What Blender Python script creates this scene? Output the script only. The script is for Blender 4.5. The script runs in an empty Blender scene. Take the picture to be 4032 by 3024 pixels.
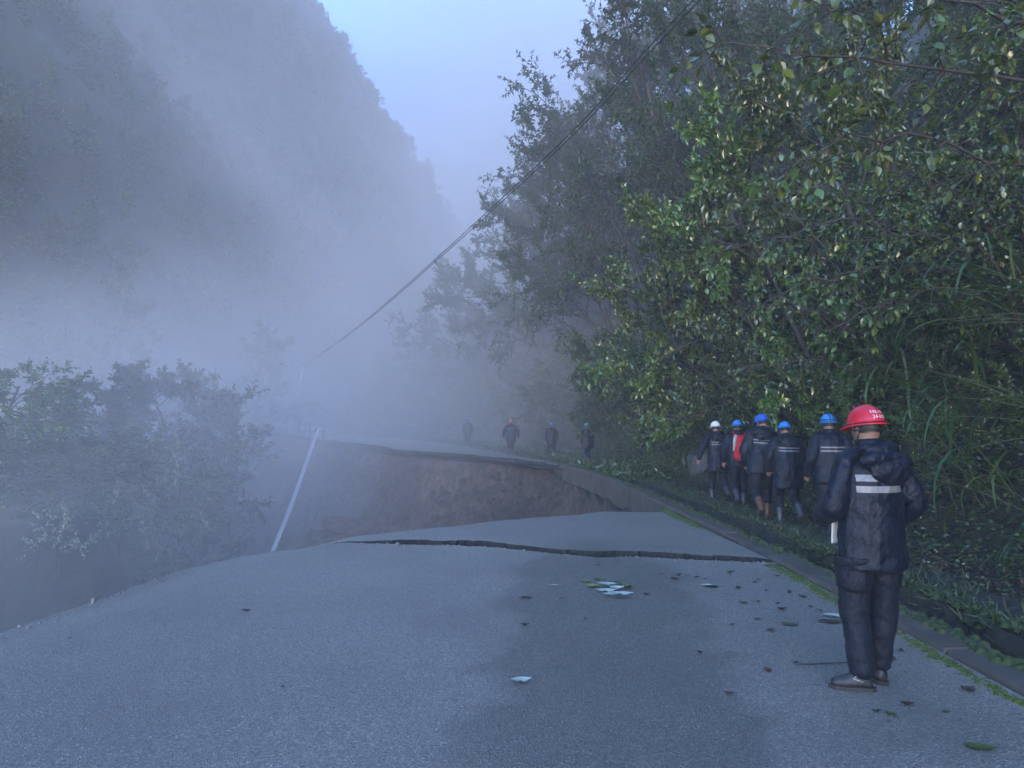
import bpy, bmesh, math, random
import numpy as np
from mathutils import Vector, Matrix
from mathutils.bvhtree import BVHTree

SC = bpy.context.scene
COL = SC.collection
PI = math.pi
R = math.radians

# ------------------------------------------------------------------ camera, sky, sun, exposure
CAM_H, PITCH, FPX = 1.6, R(3.05), 769.0
cd = bpy.data.cameras.new('camera')
cd.sensor_width = 36.0
cd.lens = FPX / 1024 * 36.0
cd.clip_start, cd.clip_end = 0.1, 2000
cam = bpy.data.objects.new('camera', cd)
COL.objects.link(cam)
cam.location = (0, 0, CAM_H)
cam.rotation_euler = (PI / 2 + PITCH, 0, 0)
SC.camera = cam

world = bpy.data.worlds.new('World')
SC.world = world
world.use_nodes = True
wn = world.node_tree
bg = wn.nodes['Background']
sky = wn.nodes.new('ShaderNodeTexSky')
sky.sky_type = 'NISHITA'
sky.sun_disc = False
sky.sun_elevation = R(9)
sky.sun_rotation = R(190)
sky.altitude = 1800
sky.air_density = 1.0
sky.dust_density = 1.0
sky.ozone_density = 4.0
tint = wn.nodes.new('ShaderNodeMix'); tint.data_type = 'RGBA'; tint.blend_type = 'MULTIPLY'
tint.inputs[0].default_value = 1.0
tint.inputs[7].default_value = (1.0, 0.92, 0.945, 1)   # cool white balance of the photograph
wn.links.new(sky.outputs[0], tint.inputs[6]); wn.links.new(tint.outputs[2], bg.inputs[0])
bg.inputs[1].default_value = 0.15

sl = bpy.data.lights.new('sun', 'SUN')
sl.energy = 0.05
sl.angle = R(60)
sl.color = (1.0, 0.97, 0.94)
sun = bpy.data.objects.new('sun', sl)
COL.objects.link(sun)
sun.rotation_euler = (R(90 - 9), 0, R(10))

SC.view_settings.view_transform = 'Standard'
SC.view_settings.look = 'None'
SC.view_settings.gamma = 1
SC.view_settings.exposure = 3.08
SC.view_settings.use_curve_mapping = False
SC.render.engine = 'CYCLES'
SC.cycles.volume_bounces = 2
SC.cycles.max_bounces = 4
SC.cycles.diffuse_bounces = 2
SC.cycles.volume_step_rate = 2.0
SC.cycles.transmission_bounces = 2
SC.cycles.use_denoising = True

HAZE_DENSITY = 0.0026

# ------------------------------------------------------------------ helpers
def ray(u, v):
    r, up = (u - 512) / FPX, (384 - v) / FPX
    return np.array([r, math.cos(PITCH) - up * math.sin(PITCH), math.sin(PITCH) + up * math.cos(PITCH)])

def at(u, v, y):
    d = ray(u, v)
    return np.array([0, 0, CAM_H]) + d * (y / d[1])

def on_road(u, v, z=0.0):
    d = ray(u, v)
    return np.array([0, 0, CAM_H]) + d * ((z - CAM_H) / d[2])

def _hash(ix, iy, iz, seed):
    n = (ix.astype(np.int64) * 374761393 + iy.astype(np.int64) * 668265263 + iz.astype(np.int64) * 2147483647 + seed * 144269) & 0xffffffff
    n = ((n ^ (n >> 13)) * 1274126177) & 0xffffffff
    n = n ^ (n >> 16)
    return (n & 0xffff) / 32767.5 - 1.0

def vnoise(p, seed=0):
    p = np.asarray(p, float)
    i = np.floor(p)
    f = p - i
    f = f * f * (3 - 2 * f)
    i = i.astype(np.int64)
    out = 0
    for dx in (0, 1):
        for dy in (0, 1):
            for dz in (0, 1):
                w = (f[..., 0] if dx else 1 - f[..., 0]) * (f[..., 1] if dy else 1 - f[..., 1]) * (f[..., 2] if dz else 1 - f[..., 2])
                out = out + w * _hash(i[..., 0] + dx, i[..., 1] + dy, i[..., 2] + dz, seed)
    return out

def fbm(p, octv=4, seed=0, gain=0.5):
    p = np.asarray(p, float)
    a, s, o = 1.0, 0.0, 0
    for k in range(octv):
        o = o + a * vnoise(p * (2.03 ** k) + 17.3 * k, seed + k)
        s += a
        a *= gain
    return o / s

def sstep(a, b, x):
    t = np.clip((x - a) / (b - a), 0, 1)
    return t * t * (3 - 2 * t)

def new_mesh(name, V, F, mats=(), smooth=True, mi=None):
    """F: one index array (n,k) or a list of such arrays."""
    me = bpy.data.meshes.new(name)
    V = np.asarray(V, np.float32)
    if isinstance(F, np.ndarray):
        F = [F]
    F = [np.asarray(f, np.int32) for f in F if len(f)]
    me.vertices.add(len(V))
    me.vertices.foreach_set('co', V.ravel())
    tot = np.concatenate([np.full(len(f), f.shape[1], np.int32) for f in F])
    idx = np.concatenate([f.ravel() for f in F])
    me.loops.add(len(idx))
    me.loops.foreach_set('vertex_index', idx)
    me.polygons.add(len(tot))
    me.polygons.foreach_set('loop_start', np.concatenate([[0], np.cumsum(tot)[:-1]]).astype(np.int32))
    me.polygons.foreach_set('loop_total', tot)
    for m in mats:
        me.materials.append(m)
    if mi is not None:
        me.polygons.foreach_set('material_index', np.asarray(mi, np.int32))
    me.polygons.foreach_set('use_smooth', np.full(len(tot), smooth, bool))
    me.update(calc_edges=True)
    return me

def link(name, data, parent=None, **props):
    o = bpy.data.objects.new(name, data)
    COL.objects.link(o)
    if parent is not None:
        o.parent = parent
    for k, v in props.items():
        if v is not None:
            o[k] = v
    return o

def thing(name, label, cat, loc=(0, 0, 0), rotz=0.0, group=None, data=None):
    o = link(name, data, label=label, category=cat, group=group)
    o.location = loc
    o.rotation_euler = (0, 0, rotz)
    return o

def struct(name, me, parent=None):
    return link(name, me, parent, kind='structure')

def stuff(name, me, label=None, parent=None):
    return link(name, me, parent, kind='stuff', label=label)

class MB:
    """collects verts and faces"""
    def __init__(s):
        s.V, s.F3, s.F4, s.n = [], [], [], 0
    def add(s, V, F):
        V = np.asarray(V, float).reshape(-1, 3)
        F = np.asarray(F, int)
        if len(F):
            (s.F3 if F.shape[1] == 3 else s.F4).append(F + s.n)
        s.V.append(V)
        s.n += len(V)
    def mesh(s, name, mat, smooth=True):
        F = []
        if s.F3: F.append(np.concatenate(s.F3))
        if s.F4: F.append(np.concatenate(s.F4))
        return new_mesh(name, np.concatenate(s.V), F, (mat,) if mat else (), smooth)

def frames(P):
    P = np.asarray(P, float)
    T = np.gradient(P, axis=0)
    T /= np.maximum(np.linalg.norm(T, axis=1, keepdims=True), 1e-9)
    ref = np.array([0, 0, 1.0]) if abs(T[0, 2]) < 0.9 else np.array([0, 1.0, 0])
    N = []
    n = np.cross(T[0], ref); n /= np.linalg.norm(n)
    for t in T:
        n = n - t * np.dot(n, t)
        n /= max(np.linalg.norm(n), 1e-9)
        N.append(n)
    N = np.array(N)
    B = np.cross(T, N)
    return T, N, B

def tube(mb, P, r, seg=6, cap=True):
    P = np.asarray(P, float)
    r = np.broadcast_to(np.asarray(r, float), (len(P),))
    T, N, B = frames(P)
    a = np.arange(seg) / seg * 2 * PI
    ring = P[:, None, :] + r[:, None, None] * (np.cos(a)[None, :, None] * N[:, None, :] + np.sin(a)[None, :, None] * B[:, None, :])
    V = ring.reshape(-1, 3)
    k, n = len(P), seg
    i, j = np.meshgrid(np.arange(k - 1), np.arange(n), indexing='ij')
    F = np.stack([i * n + j, i * n + (j + 1) % n, (i + 1) * n + (j + 1) % n, (i + 1) * n + j], -1).reshape(-1, 4)
    if cap:
        V = np.concatenate([V, P[:1], P[-1:]])
        c0, c1 = k * n, k * n + 1
        jj = np.arange(n)
        F3 = np.concatenate([np.stack([np.full(n, c0), (jj + 1) % n, jj], -1), np.stack([np.full(n, c1), (k - 1) * n + jj, (k - 1) * n + (jj + 1) % n], -1)])
        base = mb.n
        mb.add(V, F)
        mb.F3.append(F3 + base)
    else:
        mb.add(V, F)

def loft(mb, rings, seg=20):
    """rings: list of (cx,cy,cz,rx,ry) horizontal ellipses, or arrays (n,3)."""
    a = np.arange(seg) / seg * 2 * PI
    RR = []
    for q in rings:
        if isinstance(q, np.ndarray):
            RR.append(q)
        else:
            cx, cy, cz, rx, ry = q
            RR.append(np.stack([cx + rx * np.cos(a), cy + ry * np.sin(a), np.full(seg, cz)], -1))
    RR = np.array(RR)
    k = len(RR)
    V = RR.reshape(-1, 3)
    i, j = np.meshgrid(np.arange(k - 1), np.arange(seg), indexing='ij')
    F = np.stack([i * seg + j, i * seg + (j + 1) % seg, (i + 1) * seg + (j + 1) % seg, (i + 1) * seg + j], -1).reshape(-1, 4)
    V = np.concatenate([V, RR[0].mean(0, keepdims=True), RR[-1].mean(0, keepdims=True)])
    jj = np.arange(seg)
    c0, c1 = k * seg, k * seg + 1
    F3 = np.concatenate([np.stack([np.full(seg, c0), (jj + 1) % seg, jj], -1), np.stack([np.full(seg, c1), (k - 1) * seg + jj, (k - 1) * seg + (jj + 1) % seg], -1)])
    base = mb.n
    mb.add(V, F)
    mb.F3.append(F3 + base)

def ball(mb, c, r, seg=12, rings=8, M=None):
    th = np.linspace(0, PI, rings + 1)[1:-1]
    a = np.arange(seg) / seg * 2 * PI
    V = np.stack([np.sin(th)[:, None] * np.cos(a)[None], np.sin(th)[:, None] * np.sin(a)[None], np.cos(th)[:, None] * np.ones(seg)[None]], -1).reshape(-1, 3)
    V = np.concatenate([V, [[0, 0, 1.0], [0, 0, -1.0]]])
    V = V * np.asarray(r, float)
    if M is not None:
        V = V @ np.asarray(M).T
    V = V + np.asarray(c, float)
    k = rings - 1
    i, j = np.meshgrid(np.arange(k - 1), np.arange(seg), indexing='ij')
    F = np.stack([i * seg + j, (i + 1) * seg + j, (i + 1) * seg + (j + 1) % seg, i * seg + (j + 1) % seg], -1).reshape(-1, 4)
    jj = np.arange(seg)
    F3 = np.concatenate([np.stack([np.full(seg, k * seg), jj, (jj + 1) % seg], -1), np.stack([np.full(seg, k * seg + 1), (k - 1) * seg + (jj + 1) % seg, (k - 1) * seg + jj], -1)])
    base = mb.n
    mb.add(V, F)
    mb.F3.append(F3 + base)

def box(mb, c, s, M=None, taper=1.0):
    x, y, z = np.asarray(s, float) / 2
    V = np.array([[-x, -y, -z], [x, -y, -z], [x, y, -z], [-x, y, -z], [-x * taper, -y * taper, z], [x * taper, -y * taper, z], [x * taper, y * taper, z], [-x * taper, y * taper, z]])
    if M is not None:
        V = V @ np.asarray(M).T
    mb.add(V + np.asarray(c, float), [[0, 3, 2, 1], [4, 5, 6, 7], [0, 1, 5, 4], [1, 2, 6, 5], [2, 3, 7, 6], [3, 0, 4, 7]])

def rotm(ax, ang):
    return np.array(Matrix.Rotation(ang, 3, ax))

def grid_faces(nu, nv):
    i, j = np.meshgrid(np.arange(nu - 1), np.arange(nv - 1), indexing='ij')
    return np.stack([i * nv + j, (i + 1) * nv + j, (i + 1) * nv + j + 1, i * nv + j + 1], -1).reshape(-1, 4)

def remeshed(name, mb, voxel, mat, smooth=4, relax=0.5):
    me = mb.mesh('tmp', None)
    o = bpy.data.objects.new('tmp', me)
    COL.objects.link(o)
    m = o.modifiers.new('r', 'REMESH'); m.mode = 'VOXEL'; m.voxel_size = voxel; m.use_smooth_shade = True
    if smooth:
        s = o.modifiers.new('s', 'SMOOTH'); s.factor = relax; s.iterations = smooth
    dg = bpy.context.evaluated_depsgraph_get()
    out = bpy.data.meshes.new_from_object(o.evaluated_get(dg))
    bpy.data.objects.remove(o)
    bpy.data.meshes.remove(me)
    out.name = name
    out.materials.clear()
    out.materials.append(mat)
    out.polygons.foreach_set('use_smooth', np.ones(len(out.polygons), bool))
    return out

def get_co(me):
    a = np.empty(len(me.vertices) * 3, np.float32)
    me.vertices.foreach_get('co', a)
    return a.reshape(-1, 3).astype(float)

def get_no(me):
    a = np.empty(len(me.vertices) * 3, np.float32)
    me.vertices.foreach_get('normal', a)
    return a.reshape(-1, 3).astype(float)

def set_co(me, V):
    me.vertices.foreach_set('co', np.asarray(V, np.float32).ravel())
    me.update()

# ------------------------------------------------------------------ materials
class NT:
    def __init__(s, name):
        s.m = bpy.data.materials.new(name)
        s.m.use_nodes = True
        s.t = s.m.node_tree
        s.b = s.t.nodes['Principled BSDF']
        s.out = s.t.nodes['Material Output']
    def n(s, typ, **kw):
        nd = s.t.nodes.new(typ)
        for k, v in kw.items():
            setattr(nd, k, v)
        return nd
    def l(s, a, b):
        s.t.links.new(a, b)
    def noise(s, scale, detail=4, rough=0.55, vec=None, dist=0.0):
        nd = s.n('ShaderNodeTexNoise')
        nd.inputs['Scale'].default_value = scale
        nd.inputs['Detail'].default_value = detail
        nd.inputs['Roughness'].default_value = rough
        nd.inputs['Distortion'].default_value = dist
        if vec is not None: s.l(vec, nd.inputs['Vector'])
        return nd.outputs['Fac']
    def voro(s, scale, vec=None, feature='F1'):
        nd = s.n('ShaderNodeTexVoronoi', feature=feature)
        nd.inputs['Scale'].default_value = scale
        if vec is not None: s.l(vec, nd.inputs['Vector'])
        return nd
    def ramp(s, fac, stops):
        nd = s.n('ShaderNodeValToRGB')
        e = nd.color_ramp.elements
        while len(e) < len(stops): e.new(0.5)
        for k, (p, c) in enumerate(stops):
            e[k].position = p
            e[k].color = (*c, 1) if len(c) == 3 else c
        s.l(fac, nd.inputs[0])
        return nd.outputs[0]
    def val(s, fac, stops):
        return s.ramp(fac, [(p, (v, v, v)) for p, v in stops])
    def mix(s, fac, a, b, blend='MIX'):
        nd = s.n('ShaderNodeMix', data_type='RGBA', blend_type=blend)
        for sock, x in ((nd.inputs[0], fac), (nd.inputs[6], a), (nd.inputs[7], b)):
            if hasattr(x, 'is_linked'): s.l(x, sock)
            elif isinstance(x, (int, float)): sock.default_value = x if sock == nd.inputs[0] else (x, x, x, 1)
            else: sock.default_value = (*x, 1)
        return nd.outputs[2]
    def math(s, op, a, b=None, c=None):
        nd = s.n('ShaderNodeMath', operation=op)
        for sock, x in zip(nd.inputs, (a, b, c)):
            if x is None: continue
            if hasattr(x, 'is_linked'): s.l(x, sock)
            else: sock.default_value = x
        return nd.outputs[0]
    def obj(s):
        return s.n('ShaderNodeTexCoord').outputs['Object']
    def set(s, **kw):
        for k, v in kw.items():
            sock = s.b.inputs[k.replace('_', ' ')]
            if hasattr(v, 'is_linked'): s.l(v, sock)
            else: sock.default_value = (*v, 1) if isinstance(v, tuple) and len(v) == 3 and sock.type == 'RGBA' else v
        return s
    def bump(s, h, strength=0.5, dist=0.02):
        nd = s.n('ShaderNodeBump')
        nd.inputs['Strength'].default_value = strength
        nd.inputs['Distance'].default_value = dist
        s.l(h, nd.inputs['Height'])
        s.l(nd.outputs[0], s.b.inputs['Normal'])
        return s

def simple(name, c1, c2=None, scale=8.0, rough=0.6, bumpd=0.0, bumps=None, metal=0.0, spec=0.5, detail=5, coat=0.0):
    t = NT(name)
    v = t.obj()
    f = t.noise(scale, detail, vec=v)
    c2 = c2 or tuple(x * 0.7 for x in c1)
    t.set(Base_Color=t.ramp(f, [(0.3, c1), (0.7, c2)]), Roughness=rough, Metallic=metal)
    t.b.inputs['Specular IOR Level'].default_value = spec
    t.b.inputs['Coat Weight'].default_value = coat
    if bumpd:
        t.bump(t.noise(bumps or scale * 4, 4, vec=v), 0.7, bumpd)
    return t.m

def leaf_mat(name, stops, rough=0.34, trans=0.28, spec=0.5):
    """each leaf (an island of the mesh) has a tone of its own"""
    t = NT(name)
    g = t.n('ShaderNodeNewGeometry')
    oi = t.n('ShaderNodeObjectInfo')
    f = t.math('FRACT', t.math('ADD', g.outputs['Random Per Island'], oi.outputs['Random']))
    c = t.ramp(f, stops)
    # whole plants differ a little in hue
    hs = t.n('ShaderNodeHueSaturation')
    t.l(c, hs.inputs['Color'])
    t.l(t.math('MULTIPLY_ADD', oi.outputs['Random'], 0.05, 0.475), hs.inputs['Hue'])
    t.l(t.math('MULTIPLY_ADD', oi.outputs['Random'], 0.5, 0.75), hs.inputs['Value'])
    c = hs.outputs[0]
    t.set(Base_Color=c, Roughness=rough)
    t.b.inputs['Specular IOR Level'].default_value = spec
    tr = t.n('ShaderNodeBsdfTranslucent')
    t.l(c, tr.inputs[0])
    mx = t.n('ShaderNodeMixShader')
    mx.inputs[0].default_value = trans
    t.l(t.b.outputs[0], mx.inputs[1]); t.l(tr.outputs[0], mx.inputs[2])
    t.l(mx.outputs[0], t.out.inputs[0])
    return t.m

GREEN = [(0.0, (0.032, 0.064, 0.016)), (0.45, (0.056, 0.100, 0.024)), (0.8, (0.09, 0.142, 0.034)), (0.96, (0.11, 0.175, 0.045)), (1.0, (0.17, 0.21, 0.05))]
DARKG = [(0.0, (0.024, 0.050, 0.022)), (0.5, (0.041, 0.079, 0.030)), (0.9, (0.068, 0.115, 0.038)), (1.0, (0.108, 0.159, 0.043))]
REEDG = [(0.0, (0.025, 0.053, 0.017)), (0.6, (0.050, 0.094, 0.027)), (0.9, (0.084, 0.134, 0.034)), (1.0, (0.134, 0.125, 0.038))]
M = {}
M['leaf'] = leaf_mat('glossy_leaf', GREEN, 0.26, 0.15, 0.9)
M['leaf_bright'] = leaf_mat('young_leaf', [(0.0, (0.042, 0.082, 0.018)), (0.5, (0.072, 0.122, 0.026)), (0.88, (0.12, 0.17, 0.032)), (0.97, (0.14, 0.20, 0.045)), (1.0, (0.22, 0.26, 0.06))], 0.24, 0.2, 0.9)
M['leaf_dark'] = leaf_mat('dark_leaf', DARKG, 0.36, 0.2)
M['leaf_tree'] = leaf_mat('tree_leaf', [(0.0, (0.020, 0.045, 0.016)), (0.6, (0.040, 0.074, 0.025)), (1.0, (0.075, 0.117, 0.032))], 0.38, 0.25)
M['leaf_pale'] = leaf_mat('pale_leaf', [(0.0, (0.06, 0.09, 0.05)), (0.5, (0.2, 0.24, 0.17)), (1.0, (0.5, 0.52, 0.45))], 0.4, 0.25)
M['reed'] = leaf_mat('reed_blade', REEDG, 0.32, 0.3)
M['bark'] = simple('bark', (0.035, 0.03, 0.026), (0.07, 0.06, 0.05), 9, 0.8, 0.01, 30)
M['stem'] = simple('green_stem', (0.05, 0.065, 0.03), (0.08, 0.085, 0.04), 9, 0.6)
M['soil'] = simple('forest_soil', (0.022, 0.02, 0.015), (0.05, 0.045, 0.028), 3.5, 0.9, 0.04, 9)
M['moss'] = simple('moss', (0.06, 0.08, 0.010), (0.12, 0.14, 0.016), 14, 0.9, 0.01, 70)
M['moss_dark'] = simple('dark_moss', (0.03, 0.045, 0.012), (0.065, 0.08, 0.02), 9, 0.9, 0.01, 50)
M['grassm'] = leaf_mat('grass_blade', [(0.0, (0.02, 0.032, 0.010)), (0.5, (0.045, 0.06, 0.018)), (0.8, (0.075, 0.085, 0.028)), (1.0, (0.13, 0.10, 0.055))], 0.5, 0.25)
M['litter'] = leaf_mat('dead_leaf', [(0.0, (0.03, 0.022, 0.015)), (0.5, (0.08, 0.05, 0.03)), (1.0, (0.16, 0.11, 0.06))], 0.55, 0.1)
M['steel'] = simple('galvanised_steel', (0.72, 0.73, 0.74), (0.58, 0.6, 0.62), 5, 0.4, metal=0.0)
M['postm'] = simple('weathered_post', (0.10, 0.10, 0.10), (0.18, 0.17, 0.16), 6, 0.7)
M['cablem'] = simple('black_cable', (0.012, 0.012, 0.014), (0.02, 0.02, 0.022), 6, 0.5)
M['rock'] = simple('grey_rock', (0.065, 0.068, 0.072), (0.14, 0.145, 0.15), 4, 0.7, 0.05, 10)
M['redrock'] = simple('muddy_rock', (0.11, 0.08, 0.062), (0.19, 0.145, 0.115), 3, 0.8, 0.05, 8)
M['papr'] = simple('white_paper', (0.78, 0.8, 0.8), (0.72, 0.74, 0.74), 6, 0.5)

# asphalt: aggregate, pale flecks, wet patches
def asphalt(name, edge=False):
    t = NT(name)
    v = t.obj()
    fine = t.voro(112, v)
    mid = t.voro(42, v)
    fr = t.n('ShaderNodeSeparateColor'); t.l(fine.outputs['Color'], fr.inputs[0])
    base = t.ramp(fr.outputs[0], [(0.0, (0.145, 0.126, 0.103)), (0.5, (0.255, 0.226, 0.187)), (0.85, (0.37, 0.332, 0.272)), (0.965, (0.42, 0.385, 0.32)), (0.985, (0.66, 0.62, 0.56))])
    big = t.noise(0.55, 5, 0.6, vec=v)
    base = t.mix(t.val(big, [(0.35, 0.0), (0.7, 0.55)]), base, (0.165, 0.145, 0.118), 'MIX')
    # the wet patch: a ragged stretch from the crack towards the camera
    sx = t.n('ShaderNodeSeparateXYZ'); t.l(v, sx.inputs[0])
    wob = t.noise(0.9, 4, 0.6, vec=v)
    wob2 = t.noise(3.2, 4, 0.6, vec=v)
    xx = t.math('MULTIPLY_ADD', wob, 1.5, t.math('SUBTRACT', sx.outputs[0], 1.75))
    xx = t.math('MULTIPLY_ADD', wob2, 0.35, xx)
    xx = t.math('MULTIPLY_ADD', t.math('SUBTRACT', sx.outputs[1], 8.0), -0.06, xx)
    yy = t.math('SUBTRACT', sx.outputs[1], 5.6)
    d = t.math('SQRT', t.math('ADD', t.math('POWER', t.math('DIVIDE', xx, 0.92), 2.0), t.math('POWER', t.math('DIVIDE', yy, 5.2), 4.0)))
    wet = t.val(d, [(0.72, 1.0), (1.0, 0.0)])
    wet2 = t.val(t.noise(0.28, 4, 0.55, vec=v), [(0.50, 0.0), (0.68, 0.6)])
    wet = t.math('MAXIMUM', wet, wet2)
    base = t.mix(t.math('MULTIPLY', wet, 0.36), base, (0.05, 0.045, 0.038), 'MIX')
    rgh = t.math('MULTIPLY_ADD', wet, -0.10, 0.40)
    glint = t.val(fr.outputs[1], [(0.955, 0.0), (0.965, 1.0)])
    rgh = t.math('MULTIPLY_ADD', glint, -0.22, rgh)
    t.set(Base_Color=base, Roughness=rgh)
    t.b.inputs['Specular IOR Level'].default_value = 0.95
    h = t.math('ADD', fine.outputs['Distance'], t.math('MULTIPLY', mid.outputs['Distance'], 0.6))
    h = t.math('ADD', h, t.math('MULTIPLY', fr.outputs[2], 0.5))
    t.bump(h, 0.8, 0.010)
    return t.m
M['asphalt'] = asphalt('wet_asphalt')
M['broken'] = simple('broken_asphalt_side', (0.014, 0.013, 0.013), (0.03, 0.028, 0.026), 14, 0.9, 0.02, 30)  # bitumen colour, with the shade inside the crack painted in

def earth():
    t = NT('red_earth')
    v = t.obj()
    n1 = t.noise(0.35, 6, 0.6, vec=v, dist=0.6)
    n2 = t.noise(2.2, 6, 0.65, vec=v)
    c = t.ramp(n1, [(0.3, (0.115, 0.076, 0.056)), (0.5, (0.175, 0.108, 0.074)), (0.68, (0.24, 0.155, 0.11))])
    c = t.mix(t.val(n2, [(0.42, 0.0), (0.62, 0.8)]), c, (0.05, 0.038, 0.032))
    # valley shade painted into the colour left of the slide, red subsoil inside it
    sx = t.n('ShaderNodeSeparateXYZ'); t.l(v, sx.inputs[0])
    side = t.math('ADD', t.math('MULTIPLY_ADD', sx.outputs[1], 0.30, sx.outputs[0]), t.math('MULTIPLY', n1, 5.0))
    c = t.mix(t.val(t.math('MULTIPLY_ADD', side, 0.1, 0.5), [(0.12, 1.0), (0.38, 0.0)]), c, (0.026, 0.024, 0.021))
    t.set(Base_Color=c, Roughness=0.88)
    vv = t.voro(1.6, v)
    h = t.math('ADD', t.noise(5, 6, 0.7, vec=v), t.math('MULTIPLY', vv.outputs['Distance'], 0.8))
    t.bump(h, 1.0, 0.38)
    return t.m
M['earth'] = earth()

def concrete():
    t = NT('stained_concrete')
    v = t.obj()
    n1 = t.noise(1.6, 6, 0.65, vec=v)
    mp = t.n('ShaderNodeMapping'); mp.inputs['Scale'].default_value = (6, 6, 0.8); t.l(v, mp.inputs[0])
    st = t.noise(1.0, 4, 0.6, vec=mp.outputs[0])
    c = t.ramp(n1, [(0.3, (0.062, 0.050, 0.038)), (0.7, (0.125, 0.102, 0.078))])
    c = t.mix(t.val(st, [(0.5, 0.0), (0.72, 0.7)]), c, (0.06, 0.052, 0.042))
    t.set(Base_Color=c, Roughness=0.75)
    t.bump(t.noise(25, 5, 0.7, vec=v), 0.6, 0.012)
    return t.m
M['concrete'] = concrete()

def hillm(name, a, b):
    t = NT(name)
    v = t.obj()
    c = t.ramp(t.noise(0.5, 6, 0.65, vec=v), [(0.3, a), (0.7, b)])
    t.set(Base_Color=c, Roughness=0.9)
    t.bump(t.noise(1.5, 6, 0.7, vec=v), 1.0, 0.5)
    return t.m
M['mountain'] = hillm('wooded_mountainside', (0.016, 0.028, 0.018), (0.035, 0.05, 0.03))
M['hill'] = hillm('undergrowth_slope', (0.014, 0.02, 0.012), (0.035, 0.04, 0.022))

def fabric(name, c, rough=0.5, sheen=0.02):
    t = NT(name)
    v = t.obj()
    f = t.noise(5, 5, 0.6, vec=v)
    t.set(Base_Color=t.ramp(f, [(0.3, c), (0.7, tuple(x * 1.2 for x in c))]), Roughness=rough)
    t.b.inputs['Sheen Weight'].default_value = sheen
    t.b.inputs['Specular IOR Level'].default_value = 0.28
    mp = t.n('ShaderNodeMapping'); mp.inputs['Scale'].default_value = (1, 1, 0.6); t.l(v, mp.inputs[0])
    cr = t.noise(13, 5, 0.55, vec=mp.outputs[0], dist=1.2)
    cr = t.math('ABSOLUTE', t.math('SUBTRACT', cr, 0.5))
    t.bump(t.math('ADD', cr, t.math('MULTIPLY', t.noise(60, 4, 0.6, vec=v), 0.10)), 0.5, 0.03)
    return t.m
M['jacket'] = fabric('navy_rain_jacket', (0.0045, 0.0075, 0.0155), 0.5)
M['trousers'] = fabric('dark_navy_trousers', (0.008, 0.010, 0.017), 0.62)
M['trousers_blue'] = fabric('blue_denim', (0.04, 0.055, 0.10), 0.7)
M['skin'] = simple('skin', (0.27, 0.16, 0.115), (0.22, 0.125, 0.09), 12, 0.5)
M['hair'] = simple('black_hair', (0.010, 0.009, 0.009), (0.018, 0.016, 0.015), 40, 0.5, 0.004, 120)
M['eye'] = simple('eye', (0.02, 0.015, 0.012), (0.03, 0.02, 0.02), 20, 0.2)
M['tape'] = simple('reflective_tape', (0.24, 0.24, 0.235), (0.16, 0.16, 0.16), 22, 0.42)
M['shoe'] = simple('black_leather_shoe', (0.014, 0.013, 0.013), (0.035, 0.03, 0.028), 12, 0.5)
M['sole'] = simple('rubber_sole', (0.03, 0.025, 0.022), (0.05, 0.04, 0.035), 14, 0.8)
M['boot_grey'] = simple('wet_grey_rubber', (0.035, 0.04, 0.05), (0.06, 0.066, 0.078), 8, 0.36)
M['boot_brown'] = simple('muddy_brown_rubber', (0.14, 0.055, 0.035), (0.09, 0.045, 0.03), 8, 0.4)
M['boot_dark'] = simple('dark_rubber', (0.03, 0.034, 0.042), (0.05, 0.055, 0.065), 8, 0.32)
def shell(name, c):
    return simple(name, c, tuple(x * 0.86 for x in c), 9, 0.26, spec=0.5)
M['h_red'] = shell('red_helmet_shell', (0.52, 0.02, 0.035))
M['h_blue'] = shell('blue_helmet_shell', (0.03, 0.22, 0.62))
M['h_dblue'] = shell('deep_blue_helmet_shell', (0.025, 0.10, 0.50))
M['h_white'] = shell('white_helmet_shell', (0.75, 0.75, 0.75))
M['h_teal'] = shell('teal_helmet_shell', (0.05, 0.30, 0.42))
M['h_orange'] = shell('orange_helmet_shell', (0.62, 0.13, 0.07))
M['band'] = simple('black_band', (0.012, 0.012, 0.013), (0.02, 0.02, 0.02), 9, 0.6)
M['print'] = simple('white_print', (0.75, 0.72, 0.74), (0.7, 0.68, 0.7), 9, 0.5)
M['bag_red'] = fabric('red_bag_cloth', (0.42, 0.012, 0.018), 0.55)
M['towel'] = simple('pale_cotton', (0.50, 0.44, 0.38), (0.36, 0.31, 0.27), 14, 0.9, 0.006, 50)

# ------------------------------------------------------------------ haze (one box round everything) and drifting mist
def vol(name, dens, col=(0.92, 0.95, 1.0)):
    m = bpy.data.materials.new(name)
    m.use_nodes = True
    t = m.node_tree
    t.nodes.remove(t.nodes['Principled BSDF'])
    pv = t.nodes.new('ShaderNodeVolumePrincipled')
    pv.inputs['Color'].default_value = (*col, 1)
    pv.inputs['Density'].default_value = dens
    pv.inputs['Anisotropy'].default_value = 0.0
    t.links.new(pv.outputs[0], t.nodes['Material Output'].inputs['Volume'])
    return m
HX0, HX1, HY0, HY1, HZ0, HZ1 = -175.0, 130.0, -45.0, 260.0, -36.0, 84.0
mb = MB(); box(mb, ((HX0 + HX1) / 2, (HY0 + HY1) / 2, (HZ0 + HZ1) / 2), (HX1 - HX0, HY1 - HY0, HZ1 - HZ0))
stuff('haze', mb.mesh('haze', vol('haze_air', HAZE_DENSITY), False))

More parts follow.
